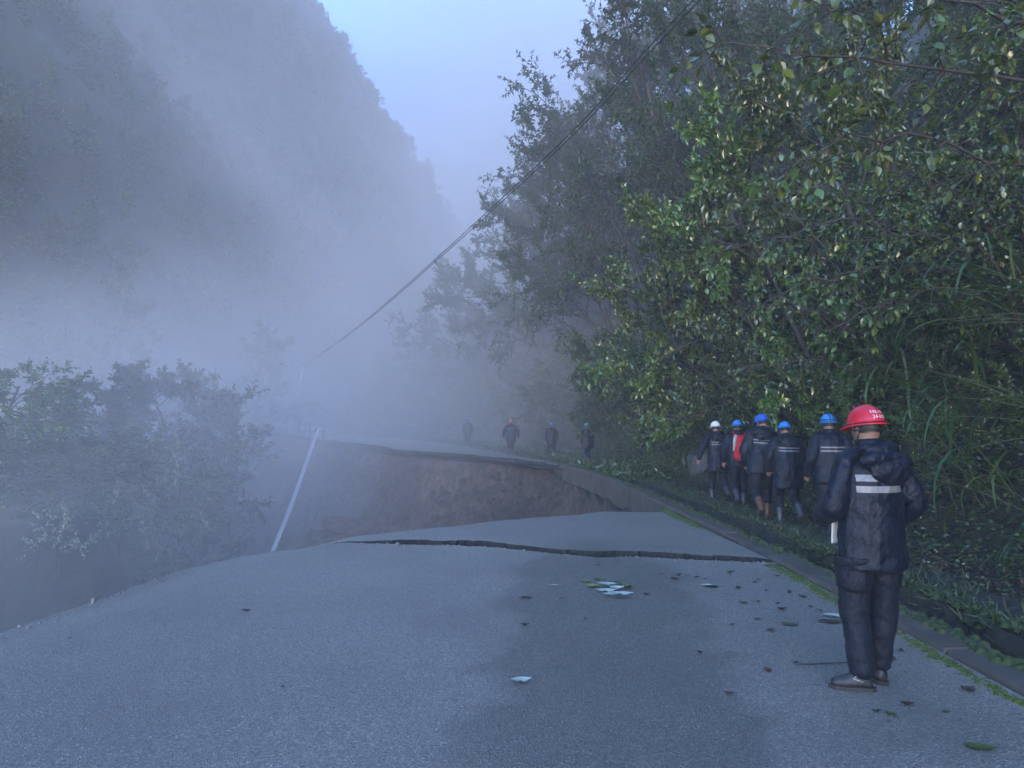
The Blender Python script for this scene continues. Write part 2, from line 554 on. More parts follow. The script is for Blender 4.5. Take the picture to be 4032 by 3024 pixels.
# banks of thicker mist lying in the valley and drifting across the mountainside
_mistm = {}
def mist_mat(dens, nscale):
    t = NT('drifting_mist')
    t.t.nodes.remove(t.b)
    v = t.obj()
    ln = t.n('ShaderNodeVectorMath', operation='LENGTH'); t.l(v, ln.inputs[0])
    fall = t.val(ln.outputs['Value'], [(0.0, 1.0), (0.45, 0.62), (0.8, 0.14), (1.0, 0.0)])
    nz = t.val(t.noise(nscale, 3, 0.55, vec=v, dist=0.4), [(0.30, 0.25), (0.72, 1.6 if False else 1.0)])
    pv = t.n('ShaderNodeVolumePrincipled')
    pv.inputs['Color'].default_value = (0.92, 0.95, 1.0, 1)
    t.l(t.math('MULTIPLY', t.math('MULTIPLY', fall, nz), dens * 1.6), pv.inputs['Density'])
    t.l(pv.outputs[0], t.out.inputs['Volume'])
    return t.m
def mist(c, r, dens, yaw=0.0, roll=0.0, nscale=1.6):
    kk = (dens, nscale)
    if kk not in _mistm: _mistm[kk] = mist_mat(dens, nscale)
    mb = MB(); ball(mb, (0, 0, 0), (1, 1, 1), 32, 20)
    o = stuff('mist', mb.mesh('mist', _mistm[kk], True), 'bank of drifting mist')
    o.location = c; o.scale = r; o.rotation_euler = (0, roll, yaw)
MISTS = [
    ((-36, 72, 2), (34, 42, 18), 0.014, 0.3, 0),
    ((-21, 38, -1), (23, 25, 13), 0.062, 0.2, 0),
    ((-15, 22, -6), (11.5, 13, 8.5), 0.028, 0.1, 0),
    ((4, 50, 9), (27, 34, 25), 0.034, 0.25, 0),
    ((9, 34, 14), (17, 18, 13), 0.050, 0.0, 0),
    ((-30, 72, 30), (40, 13, 7), 0.034, 0.9, 0.75, 1.2),
    ((-38, 62, 16), (30, 16, 9), 0.026, 0.9, 0.4, 1.4),
    ((-36, 74, 24), (58, 44, 42), 0.012, 0.0, 0, 1.2),
    ((0, 152, 38), (62, 58, 44), 0.060, 0.0, 0, 1.0),
    ((4, 120, 62), (58, 62, 20), 0.052, 0.0, 0, 1.0),
]
for a in MISTS: mist(*a)

# ------------------------------------------------------------------ road geometry
RE = np.array([(3.0, -35, 0), (3.0, 4, 0), (3.08, 10, 0), (3.05, 15, 0), (2.9, 20, 0), (2.35, 28.6, 0.0), (1.2, 34, .04), (-.3, 40, .12), (-2.9, 48, .25), (-6.3, 56, .45), (-12, 66, .65), (-20, 78, .85), (-34, 92, 1.0), (-50, 104, 1.2)], float)
_yy = np.linspace(-35, 104, 1400)
def _sm(a, k=45):
    p = np.concatenate([np.full(k, a[0]) - (a[1] - a[0]) * np.arange(k, 0, -1), a, np.full(k, a[-1]) + (a[-1] - a[-2]) * np.arange(1, k + 1)])
    return np.convolve(p, np.ones(2 * k + 1) / (2 * k + 1), 'valid')
_xx = _sm(np.interp(_yy, RE[:, 1], RE[:, 0])); _zz = _sm(np.interp(_yy, RE[:, 1], RE[:, 2]))
def xr(y): return np.interp(y, _yy, _xx)
def zr(y): return np.interp(y, _yy, _zz)
_dx = np.gradient(_xx, _yy)
def nr(y):
    d = np.interp(y, _yy, _dx)
    n = np.stack([np.ones_like(d), -d], -1)
    return n / np.linalg.norm(n, axis=-1, keepdims=True)

def hill_pt(y, d, rough=True):
    """a point d metres to the right of the road edge, on the ground"""
    y = np.asarray(y, float); d = np.asarray(d, float)
    n = nr(y)
    X = xr(y) + n[..., 0] * d
    Y = y + n[..., 1] * d
    w = 2.15 + 0.35 * np.sin(y * 0.21) + np.interp(y, [20, 32, 45], [0, 1.0, 1.6])
    s = np.maximum(d - w, 0)
    z = zr(y) - 0.04 + 0.06 * sstep(0.8, 2.0, d) + np.where(s < 1.2, 0.75 * s * s / 1.2 * 0.6 + s * 0.35, 0.96 + (s - 1.2) * np.interp(y, [36, 55, 70], [1.3, 0.8, 0.6]))
    if rough:
        p = np.stack([X, Y, z], -1)
        amp = np.interp(d, [0.8, 2.2, 5, 10], [0.03, 0.08, 0.6, 1.2])
        z = z + amp * fbm(p * 0.42, 4, 5)
    return np.stack([X, Y, z], -1)

HOLE_FAR = np.array([(29.0, 2.35), (31, 1.7), (33, 1.0), (35, -0.3), (36.5, -1.7), (37.6, -2.7), (38.4, -4.4), (40, -6.2), (42, -6.6), (44, -7.6), (47, -9.9), (50, -12.4), (60, -17.5), (71, -24.5), (84, -37), (95, -52)])
def x_far(y): return np.interp(y, HOLE_FAR[:, 0], HOLE_FAR[:, 1])
CRK = np.array([on_road(u, v)[:2] for u, v in [(278, 541.8), (301, 541.4), (352, 543.2), (405, 544.5), (460, 545.2), (505, 548.5), (540, 552), (578, 556.5), (606, 558.4), (622, 556.8), (660, 558.3), (700, 560.4), (778, 563.2), (800, 564)]])
CRKGAP = np.array([0.02, 0.03, 0.10, 0.21, 0.24, 0.25, 0.25, 0.23, 0.31, 0.25, 0.20, 0.20, 0.16, 0.03])
SLAB = np.array([on_road(u, v)[:2] for u, v in [(300, 540.6), (330, 538), (371, 534.5), (420, 530.5), (463, 525.5), (500, 520), (531, 516.2), (556, 514.3), (585, 511.5), (603, 508.6), (640, 508.8), (676, 509.4), (690, 510)]])
XL = np.array([(-35, -4.5), (2, -4.4), (5, -4.3), (6.3, -4.2), (7.4, -4.05), (9.1, -3.87), (10.0, -3.5), (10.6, -3.1)])
def jag(x, s=0, a=1.0):
    q = np.stack([np.asarray(x, float), np.full_like(np.asarray(x, float), 3.7 + s), np.zeros_like(np.asarray(x, float))], -1)
    return a * (0.10 * fbm(q * 1.3, 2, 31 + s) + 0.05 * vnoise(q * 5.1, 33 + s) + 0.025 * vnoise(q * 17, 34 + s))
def yc(x): return np.interp(x, CRK[:, 0], CRK[:, 1]) + jag(x, 1, 0.55)
def yc2(x): return np.interp(x, CRK[:, 0], CRK[:, 1]) + np.interp(x, CRK[:, 0], CRKGAP) + jag(x, 1, 0.55) + jag(x, 7, 0.55) + 0.05 * np.round(1.6 * vnoise(np.stack([np.asarray(x, float) * 2.2, np.asarray(x, float) * 0 + 4.2, np.asarray(x, float) * 0], -1), 95)) * sstep(-2.4, -1.6, np.asarray(x, float))
def yh(x): return np.interp(x, SLAB[:, 0], SLAB[:, 1]) + jag(x, 3, 0.9)

def slab_mesh(name, P, thick, mat, em=None):
    """P (n,m,3) top surface; closed with a broken skirt"""
    n, m, _ = P.shape
    V = P.reshape(-1, 3)
    F = grid_faces(n, m)
    per = np.concatenate([np.arange(m), np.arange(1, n) * m + m - 1, (n - 1) * m + np.arange(m - 2, -1, -1), np.arange(n - 2, 0, -1) * m])
    V2 = V[per] - np.array([0, 0, thick])
    V2[:, 2] -= 0.05 * fbm(V[per] * 3.0, 3, 9)
    k = len(per); N0 = len(V); i = np.arange(k)
    S = np.stack([per, per[(i + 1) % k], N0 + (i + 1) % k, N0 + i], -1)
    c = V2.mean(0, keepdims=True)
    # the underside: strips back to a centre line
    U = np.stack([N0 + i, N0 + (i + 1) % k, np.full(k, N0 + k)], -1)
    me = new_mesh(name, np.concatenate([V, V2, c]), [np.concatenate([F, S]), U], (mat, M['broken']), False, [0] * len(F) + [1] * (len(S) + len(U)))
    bm = bmesh.new(); bm.from_mesh(me); bmesh.ops.recalc_face_normals(bm, faces=bm.faces); bm.to_mesh(me); bm.free()
    return me

# near road
S_ = np.linspace(0, 1, 70)
tt = np.concatenate([np.linspace(0, 0.72, 30), np.linspace(0.725, 1, 90)])
P = np.zeros((len(S_), len(tt), 3))
for i, s in enumerate(S_):
    y = np.full(len(tt), 0.0)
    x = np.full(len(tt), -3 + 6 * s)
    for _ in range(12):
        y = -20 + (np.minimum(yc(x), 10.55) + 20) * tt
        x0 = np.interp(y, XL[:, 1 - 1], XL[:, 1]) + jag(y, 2, 0.3) * (y > 0)
        x = 0.5 * x + 0.5 * ((1 - s) * x0 + s * xr(y))
    P[i, :, 0] = x; P[i, :, 1] = y
    dl = x - (np.interp(y, XL[:, 0], XL[:, 1]))
    P[i, :, 2] = -0.10 * (1 - sstep(0, 0.9, dl)) * sstep(2, 6, y) + 0.006 * fbm(P[i] * np.array([1, 1, 0]) * 0.8, 3, 3)
struct('road', slab_mesh('road', P, 0.2, M['asphalt']))
# the cracked-off slab between the crack and the hole
Xs = np.linspace(-2.82, 3.03, 160)
t2 = np.linspace(0, 1, 40)
P = np.zeros((len(Xs), len(t2), 3))
for i, x in enumerate(Xs):
    a, b = yc2(x), max(yh(x), yc2(x) + 0.03)
    P[i, :, 0] = x
    P[i, :, 1] = a + (b - a) * t2
    P[i, :, 2] = -0.10 * (1 - float(sstep(0, 0.9, np.array(x + 3.05)))) - 0.012 + 0.045 * np.clip((np.interp(x, CRK[:, 0], CRKGAP) - 0.03) / 0.18, 0, 1) - 0.016 * (P[i, :, 1] - a) + 0.006 * fbm(P[i] * 0.8, 3, 4)
P[:, :, 0] += jag(P[:, :, 1], 5, 0.3) * sstep(2.6, 3.0, P[:, :, 0])
struct('road', slab_mesh('road_slab', P, 0.26, M['asphalt']))
# the road beyond the hole
ys = np.concatenate([np.linspace(29.05, 52, 200), np.linspace(52.3, 95, 90)])
P = np.zeros((len(ys), 14, 3))
for i, y in enumerate(ys):
    a = x_far(y) + (jag(np.array([y]), 6, 4.2)[0] + 0.25 * float(vnoise(np.array([[y * 2.6, 5.0, 0]]), 88)[0] > 0.25) if y < 50 else 0)
    b = max(xr(y), a + 0.02)
    P[i, :, 0] = np.linspace(a, b, 14); P[i, :, 1] = y
    P[i, :, 2] = zr(y) + 0.04 * (b - P[i, :, 0])
struct('road', slab_mesh('road_far', P, 0.13, M['asphalt']))

# slivers of asphalt lying loose in the crack
def shard(u, v, L, W, rz, lab, z=-0.02, tilt=0.1):
    c = on_road(u, v)
    ang = np.sort(np.random.default_rng(int(u)).uniform(0, 2 * PI, 9))
    top = np.stack([L / 2 * np.cos(ang), W / 2 * np.sin(ang), np.zeros(9)], -1)
    V = np.concatenate([top, top * np.array([1.05, 1.1, 1]) - np.array([0, 0, 0.07])])
    i = np.arange(9)
    me = bpy.data.meshes.new('asphalt_shard')
    me.from_pydata(V.tolist(), [], [list(range(9)), list(range(17, 8, -1))] + [[int(k), int(9 + k), int(9 + (k + 1) % 9), int((k + 1) % 9)] for k in i])
    me.materials.append(M['asphalt'])
    o = thing('asphalt_shard', lab, 'asphalt piece', (c[0], c[1], z), rz, data=me)
    o.rotation_euler = (tilt, 0.02, rz)
shard(634, 559.3, 1.15, 0.16, -0.12, 'long pale sliver of asphalt broken off inside the crack')
shard(571, 556.0, 0.22, 0.14, 0.7, 'small asphalt chip bridging the middle of the crack', -0.03, 0.2)
shard(470, 546.4, 0.9, 0.10, 0.02, 'thin asphalt flake at the widest part of the crack', -0.03, 0.05)

# kerb: cast concrete blocks along the right edge, their faces laid bare where the road fell away
kerb = link('kerb', None, kind='structure')
yk = -14.0
k = 0
rng = random.Random(4)
while yk < 60:
    L = 1.95 if yk < 34 else 3.9
    y0, y1 = yk, yk + L - 0.025
    dep = 0.62
    Vs = []
    jx = rng.uniform(-0.012, 0.012); jz = rng.uniform(-0.012, 0.014)
    nseg = 7
    for q in range(nseg):
        y = y0 + (y1 - y0) * q / (nseg - 1)
        n = nr(np.array(y)); z = float(zr(y)) + 0.035 + jz
        w0, w1 = 0.012 + jx, 0.36 + jx
        for d, zz in ((w0 + 0.02, z), (w1 - 0.03, z), (w1, z - 0.03), (w1, z - dep), (w0 + 0.01, z - dep), (w0, z - 0.04)):
            e = 0.012 * vnoise(np.array([[d * 7, y * 4.0, zz * 6]]), 77)[0]
            Vs.append((float(xr(y)) + n[0] * d + e, y + n[1] * d, zz + (e if zz < z - 0.1 else e * 0.5)))
    F = []
    for q in range(nseg - 1):
        for c in range(6):
            F.append((q * 6 + c, q * 6 + (c + 1) % 6, (q + 1) * 6 + (c + 1) % 6, (q + 1) * 6 + c))
    me = bpy.data.meshes.new('kerb_block')
    me.from_pydata(Vs, [], F + [tuple(range(5, -1, -1)), tuple((nseg - 1) * 6 + c for c in range(6))])
    me.materials.append(M['concrete'])
    bm = bmesh.new(); bm.from_mesh(me); bmesh.ops.recalc_face_normals(bm, faces=bm.faces); bm.to_mesh(me); bm.free()
    link('kerb_block', me, kerb)
    yk += L
    k += 1

# ditch behind the kerb, verge and hillside: one sheet
yv = np.concatenate([np.linspace(-30, 2, 24), np.linspace(2.2, 34, 180), np.linspace(34.5, 100, 90)])
dv = np.array([0.365, 0.366, 0.37, 0.60, 0.80, 0.812, 0.83, 0.9])
dv = np.concatenate([dv, np.linspace(1.0, 4, 24), np.linspace(4.3, 14, 26), np.linspace(15, 52, 26)])
Yg, Dg = np.meshgrid(yv, dv, indexing='ij')
H = hill_pt(Yg, Dg)
ditch = (Dg > 0.3655) & (Dg < 0.805)
H[..., 2] = np.where(Dg < 0.3655, zr(Yg) - 0.1, np.where(ditch, zr(Yg) - 0.44 + 0.05 * fbm(H * 2.0, 3, 8), H[..., 2]))
H[..., 2] += np.where((Dg > 0.805) & (Dg < 1.4), 0.09 * fbm(H * np.array([3, 1.6, 0]), 3, 12) + 0.06, 0)
H[..., 0] += np.where((Dg > 0.79) & (Dg < 0.86), 0.07 * fbm(H * 1.7, 3, 14), 0)
struct('hillside', new_mesh('hillside', H.reshape(-1, 3), grid_faces(len(yv), len(dv))[:, ::-1], (M['soil'],), True))

# valley side and the collapse: one sheet under everything on the left
EDGE = [(-4.6, -60), (-4.45, 0)] + [(a - 0.05, b) for b, a in XL[2:]] + [(x + 0.02, y - 0.12) for x, y in SLAB[1:-1]] + [(3.02, 15.6), (3.03, 18), (2.93, 20), (2.75, 24), (2.5, 27.5), (2.3, 29.0)] + [(b, a) for a, b in HOLE_FAR[1:]] + [(-75, 106)]
EDGE = np.array(EDGE)
POLY = np.concatenate([EDGE, [(-400, 106), (-400, -60)]])
def seg_dist(px, py, E):
    d = np.full(px.shape, 1e9); zi = np.zeros(px.shape)
    for (x0, y0), (x1, y1) in zip(E[:-1], E[1:]):
        ex, ey = x1 - x0, y1 - y0
        t = np.clip(((px - x0) * ex + (py - y0) * ey) / (ex * ex + ey * ey), 0, 1)
        cx, cy = x0 + t * ex, y0 + t * ey
        q = np.hypot(px - cx, py - cy)
        zz = zr(cy) + np.where(cx < xr(cy) - 0.5, 0.04 * np.minimum(xr(cy) - cx, 9), 0) * sstep(27, 33, cy)
        zi = np.where(q < d, zz, zi); d = np.minimum(d, q)
    return d, zi
def in_poly(px, py, Pg):
    ins = np.zeros(px.shape, bool)
    for (x0, y0), (x1, y1) in zip(Pg, np.roll(Pg, -1, 0)):
        c = ((y0 > py) != (y1 > py)) & (px < (x1 - x0) * (py - y0) / (y1 - y0 + 1e-12) + x0)
        ins ^= c
    return ins
def valley_z(x, y, rough=True):
    x = np.asarray(x, float); y = np.asarray(y, float)
    d, ze = seg_dist(x, y, EDGE)
    ins = in_poly(x, y, POLY)
    q = np.stack([x, y, np.zeros_like(x)], -1)
    dd = np.maximum(d + (1.3 * fbm(q * 0.33, 3, 21) + 0.75 * fbm(q * 1.2, 3, 22)) * sstep(0.1, 1.6, d) if rough else d, 0)
    drop = 0.24 + 2.5 * (1 - np.exp(-dd / 0.5)) + 0.66 * dd
    floor = 13.5 + 2.0 * fbm(q * 0.06, 3, 23)
    drop = np.where(drop > floor - 3, floor - 3 * np.exp(-(drop - floor + 3) / 3), drop)
    z = ze - drop
    if rough:
        z = z + sstep(0.4, 3, d) * (0.55 * fbm(q * 0.5, 4, 25) + 0.40 * (1 - 2 * np.abs(fbm(q * 0.9, 4, 27)))) + 0.26 * sstep(0.1, .6, d) * fbm(q * 2.3, 4, 29)
    zo = np.where(x > xr(y) + 0.02, -0.72, -0.24) + np.minimum(ze, 0.0) + np.where(y > 30, ze * 0.9, 0) - 0.12
    wl = sstep(0, 6.5, (-9.5 - 0.31 * (y - 28)) - x) * sstep(17, 26, y) * (1 - sstep(60, 72, y))
    z = z + wl * np.maximum(-1.6 + 1.0 * fbm(q * 0.16, 3, 91) + 0.4 * fbm(q * .7, 3, 92) - z, 0)
    sh = sstep(1, 6, d) * (1 - sstep(20, 34, y)) * (x < 0)
    z = z + sh * np.maximum(-5.4 + 0.9 * fbm(q * .25, 4, 93) - z, 0)
    cg = np.abs(y - np.interp(x, CRK[:, 0], CRK[:, 1]) - 0.15)
    zo = zo - 1.5 * (1 - sstep(0.35, 0.8, cg)) * ((x > -3.3) & (x < 3.0))
    z = np.where(d < 1.5, np.minimum(z, ze - 0.27 - 0.1 * sstep(0, 0.3, d)), z)
    return np.where(ins, z, zo)
gx = np.concatenate([np.linspace(-170, -60, 12)[:-1], np.linspace(-60, -14, 60)[:-1], np.linspace(-14, 4.2, 130)])
gy = np.concatenate([np.linspace(-40, 4, 20)[:-1], np.linspace(4, 12, 30)[:-1], np.linspace(12, 46, 230)[:-1], np.linspace(46, 110, 110)])
Xg, Yg = np.meshgrid(gx, gy, indexing='ij')
Z = valley_z(Xg, Yg)
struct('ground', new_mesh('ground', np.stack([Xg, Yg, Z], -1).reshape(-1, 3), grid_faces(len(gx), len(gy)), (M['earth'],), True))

# base terrain sheet under it all
gx2 = np.linspace(-170, 125, 40); gy2 = np.linspace(-42, 255, 40)
Xb, Yb = np.meshgrid(gx2, gy2, indexing='ij')
Zb = -20 + 3 * fbm(np.stack([Xb, Yb, Xb * 0], -1) * 0.03, 3, 41)
struct('valley_floor', new_mesh('valley_floor', np.stack([Xb, Yb, Zb], -1).reshape(-1, 3), grid_faces(40, 40), (M['hill'],), True))

# ------------------------------------------------------------------ mountains
SPUR = np.array([(-30.5, 105, 68), (-28, 105, 61), (-21.8, 115, 51), (-16.7, 122, 44), (-12, 130, 38), (-5, 140, 28), (2, 150, 16), (12, 165, -2), (20, 178, -20)], float)
SPUR = SPUR[1:]
def spur_at(z):
    # position of the spur line at height z (goes on climbing the same way above the frame)
    zs = SPUR[::-1, 2]
    x = np.interp(z, zs, SPUR[::-1, 0]); y = np.interp(z, zs, SPUR[::-1, 1])
    over = np.maximum(z - 61, 0)
    return x - over * 0.55, y - over * 0.8
def mountain(name, zs, ss, spur, dface, dback, amp, seed):
    """horizontal contours at heights zs; ss<0 runs along the face towards the camera's left, ss>0 behind the spur"""
    V = np.zeros((len(zs), len(ss), 3))
    for i, z in enumerate(zs):
        x0, y0 = spur(z)
        for j, s in enumerate(ss):
            if s < 0: dx, dy = dface[0] * -s, dface[1] * -s
            else: dx, dy = dback[0] * s, dback[1] * s
            V[i, j] = (x0 + dx, y0 + dy, z)
    nrm = np.array([0.9, -0.4, 0.25])
    V += nrm * (amp * (fbm(V * 0.07, 4, seed) + 0.35 * fbm(V * 0.3, 3, seed + 3)))[..., None]
    return V
zs = np.linspace(-22, 74, 60)
ss = np.concatenate([np.linspace(-150, -2, 90), np.linspace(-1, 1, 5), np.linspace(3, 60, 20)])
MV = mountain('m', zs, ss, spur_at, (-0.34, -0.94), (-0.55, 0.83), 4.0, 51)
struct('mountain', new_mesh('mountain', MV.reshape(-1, 3), grid_faces(len(zs), len(ss)), (M['mountain'],), True))
us_ = np.array([(330, 120), (380, 140), (417, 157), (440, 161), (452, 166), (468, 170), (481, 177), (520, 205), (560, 240), (620, 290), (700, 330)])
ux = np.linspace(330, 700, 70)
top = np.array([at(u, np.interp(u, us_[:, 0], us_[:, 1]), 205 + 0.04 * (u - 417)) for u in ux])
kk_ = np.linspace(0, 1, 30)
FV = np.zeros((30, 70, 3))
for i, q in enumerate(kk_):
    FV[i] = top; FV[i, :, 2] = -22 + (top[:, 2] + 22) * q; FV[i, :, 1] = top[:, 1] - (1 - q) * 45
FV = FV + np.array([0, -0.5, 0.3]) * (5.0 * fbm(FV * 0.05, 4, 61) * np.minimum(1, 3 * (1 - kk_))[:, None])[..., None]
bk = top.copy(); bk[:, 1] += 25; bk[:, 2] -= 40
FV = np.concatenate([FV, bk[None]]); zs2 = np.arange(31); ss2 = np.arange(70)
struct('far_mountain', new_mesh('far_mountain', FV.reshape(-1, 3), grid_faces(len(zs2), len(ss2)), (M['mountain'],), True))

# ------------------------------------------------------------------ leaves and plants
def leaf_arrays(P, D, N, L, W, folds=True, droop=0.12, seed=0):
    """P base points, D directions, N normals, L lengths, W width ratio -> V,F"""
    D = D / np.linalg.norm(D, axis=1, keepdims=True)
    N = N - D * np.sum(N * D, 1, keepdims=True)
    N = N / np.maximum(np.linalg.norm(N, axis=1, keepdims=True), 1e-6)
    S = np.cross(D, N)
    L = L[:, None]
    w = L * W
    n = len(P)
    if folds:
        V = np.stack([P, P + D * L * 0.38 + S * w * 0.5 + N * L * 0.07, P + D * L * 0.38 - S * w * 0.5 + N * L * 0.07, P + D * L - N * L * droop, P + D * L * 0.5 - N * L * 0.02, P + D * L * 0.75 + S * w * 0.33 + N * L * 0.01, P + D * L * 0.75 - S * w * 0.33 + N * L * 0.01], 1)
        f = np.array([[0, 1, 4], [0, 4, 2], [1, 5, 4], [2, 4, 6], [5, 3, 4], [6, 4, 3]])
        F = (np.arange(n)[:, None, None] * 7 + f[None]).reshape(-1, 3)
    else:
        V = np.stack([P, P + D * L * 0.45 + S * w * 0.5 + N * L * 0.05, P + D * L - N * L * droop, P + D * L * 0.45 - S * w * 0.5 + N * L * 0.05], 1)
        F = (np.arange(n)[:, None, None] * 4 + np.array([[0, 1, 2, 3]])[None]).reshape(-1, 4)
    return V.reshape(-1, 3), F

def unit(v):
    return v / max(np.linalg.norm(v), 1e-9)

def skeleton(seed, Hh, nlimb, spread, trunk_r, sub=5, twig=4, leafn=9, start=0.15, up=0.5, side=None, rise=(10, 55), topfrac=0.8):
    g = np.random.default_rng(seed)
    wood = MB()
    LP, LD = [], []
    k = 7
    tz = np.linspace(0, Hh * topfrac, k)
    wob = np.cumsum(g.normal(0, Hh * 0.022, (k, 2)), 0)
    trunk = np.stack([wob[:, 0] - wob[0, 0], wob[:, 1] - wob[0, 1], tz], -1)
    tube(wood, trunk, np.linspace(trunk_r, trunk_r * 0.3, k), 6)
    for i in range(nlimb):
        f = start + (1 - start) * (i + 0.5) / nlimb
        b = np.array([np.interp(f * tz[-1], tz, trunk[:, c]) for c in range(3)])
        az = i * 2.4 + g.uniform(-0.5, 0.5)
        el = R(g.uniform(*rise) + 25 * f)
        ln = spread * (1.05 - 0.5 * f ** 1.5) * g.uniform(0.75, 1.2)
        d = np.array([math.cos(az) * math.cos(el), math.sin(az) * math.cos(el), math.sin(el)])
        pts = [b]
        for q in range(5):
            d = unit(d + g.normal(0, 0.10, 3) + np.array([0, 0, -0.06 + 0.05 * up]))
            pts.append(pts[-1] + d * ln / 5)
        pts = np.array(pts)
        r0 = trunk_r * 0.42 * (1 - 0.5 * f)
        tube(wood, pts, np.linspace(r0, r0 * 0.25, 6), 5)
        for j in range(sub):
            t = 0.3 + 0.7 * (j + g.uniform(0.2, 1)) / sub
            t = min(t, 0.999)
            q = t * 5; q0 = int(q)
            sb = pts[q0] + (pts[min(q0 + 1, 5)] - pts[q0]) * (q - q0)
            sd = unit(unit(pts[min(q0 + 1, 5)] - pts[q0]) + g.normal(0, 0.65, 3) + np.array([0, 0, 0.2 * up]))
            sl_ = ln * 0.42 * g.uniform(0.6, 1.15)
            sp = np.array([sb, sb + sd * sl_ * 0.5, sb + sd * sl_ + np.array([0, 0, -0.06 * sl_])])
            tube(wood, sp, [r0 * 0.35, r0 * 0.22, r0 * 0.08], 4, False)
            for m in range(twig):
                tb = sp[0] + (sp[2] - sp[0]) * (0.25 + 0.75 * (m + g.uniform(0, 1)) / twig)
                td = unit(sd + g.normal(0, 0.7, 3) + np.array([0, 0, 0.1]))
                tl = sl_ * 0.5 * g.uniform(0.6, 1.2)
                te = tb + td * tl
                tube(wood, np.array([tb, te]), [r0 * 0.1, r0 * 0.04], 3, False)
                for h in range(leafn):
                    w = (h + g.uniform(0.2, 1)) / leafn
                    LP.append(tb + (te - tb) * w)
                    ld = unit(td * 0.55 + g.normal(0, 0.6, 3) + np.array([0, 0, -0.12]))
                    LD.append(ld)
    return wood, np.array(LP), np.array(LD), g

def plant_template(name, seed, mat, leafL, leafW, folds=True, droop=0.15, flat=0.55, **kw):
    wood, LP, LD, g = skeleton(seed, **kw)
    n = len(LP)
    N = g.normal(0, flat, (n, 3)) + np.array([0, 0, 1.0])
    L = leafL * g.uniform(0.55, 1.25, n)
    V, F = leaf_arrays(LP, LD, N, L, leafW, folds, droop)
    cm = new_mesh('crown', V, F, (mat,), False)
    wm = wood.mesh('trunk', M['bark'])
    return dict(wood=wm, crown=cm, LP=LP, LD=LD, N=N, L=L)

def place(T, name, label, cat, loc, s, rz=0.0, tilt=(0, 0), group=None, sz=None):
    o = thing(name, label, cat, loc, rz, group)
    o.rotation_euler = (tilt[0], tilt[1], rz)
    o.scale = (s, s, sz or s)
    link('trunk', T['wood'], o)
    c = link('crown', T['crown'], o, kind='stuff')
    return o

TS = [  # shrubs about 3 m high
    plant_template('s', 101, M['leaf'], 0.076, 0.52, Hh=3.0, nlimb=13, spread=1.5, trunk_r=0.05, sub=5, twig=6, leafn=31, start=0.08),
    plant_template('s', 102, M['leaf_dark'], 0.064, 0.48, Hh=2.6, nlimb=13, spread=1.4, trunk_r=0.045, sub=6, twig=6, leafn=31, start=0.08),
    plant_template('s', 103, M['leaf_bright'], 0.080, 0.55, Hh=3.2, nlimb=12, spread=1.5, trunk_r=0.05, sub=5, twig=6, leafn=30, start=0.1),
    plant_template('s', 104, M['leaf'], 0.058, 0.48, Hh=2.4, nlimb=14, spread=1.3, trunk_r=0.04, sub=6, twig=6, leafn=32, start=0.06),
    plant_template('s', 105, M['leaf_dark'], 0.10, 0.34, Hh=3.3, nlimb=12, spread=1.6, trunk_r=0.05, sub=5, twig=6, leafn=30, start=0.1),
]
TT = [  # trees about 10 m high
    plant_template('t', 201, M['leaf_tree'], 0.125, 0.48, False, Hh=10, nlimb=18, spread=3.4, trunk_r=0.16, sub=7, twig=7, leafn=20, start=0.24),
    plant_template('t', 202, M['leaf_tree'], 0.115, 0.5, False, Hh=10, nlimb=20, spread=3.0, trunk_r=0.14, sub=7, twig=7, leafn=19, start=0.22),
    plant_template('t', 203, M['leaf_dark'], 0.135, 0.4, False, Hh=10, nlimb=17, spread=3.6, trunk_r=0.17, sub=7, twig=7, leafn=20, start=0.26),
    plant_template('t', 204, M['leaf'], 0.125, 0.52, False, Hh=10, nlimb=18, spread=3.3, trunk_r=0.15, sub=7, twig=7, leafn=19, start=0.24),
]
TK = [
    plant_template('t', 221, M['leaf_tree'], 0.125, 0.48, False, Hh=10, nlimb=17, spread=3.2, trunk_r=0.15, sub=7, twig=7, leafn=20, start=0.42),
    plant_template('t', 222, M['leaf_tree'], 0.12, 0.5, False, Hh=10, nlimb=16, spread=2.9, trunk_r=0.13, sub=7, twig=7, leafn=19, start=0.44),
]
TV = [
    plant_template('t', 231, M['leaf_tree'], 0.24, 0.55, False, Hh=10, nlimb=22, spread=3.6, trunk_r=0.16, sub=7, twig=7, leafn=13, start=0.06, rise=(0, 50)),
    plant_template('t', 232, M['leaf'], 0.22, 0.55, False, Hh=10, nlimb=22, spread=3.8, trunk_r=0.16, sub=7, twig=7, leafn=13, start=0.05, rise=(0, 45)),
]
TL = plant_template('l', 205, M['leaf_tree'], 0.26, 0.55, False, Hh=10, nlimb=18, spread=3.6, trunk_r=0.18, sub=6, twig=5, leafn=10, start=0.15)
TP = plant_template('p', 206, M['leaf_pale'], 0.125, 0.48, True, Hh=3.0, nlimb=11, spread=1.5, trunk_r=0.05, sub=5, twig=3, leafn=6, start=0.2)

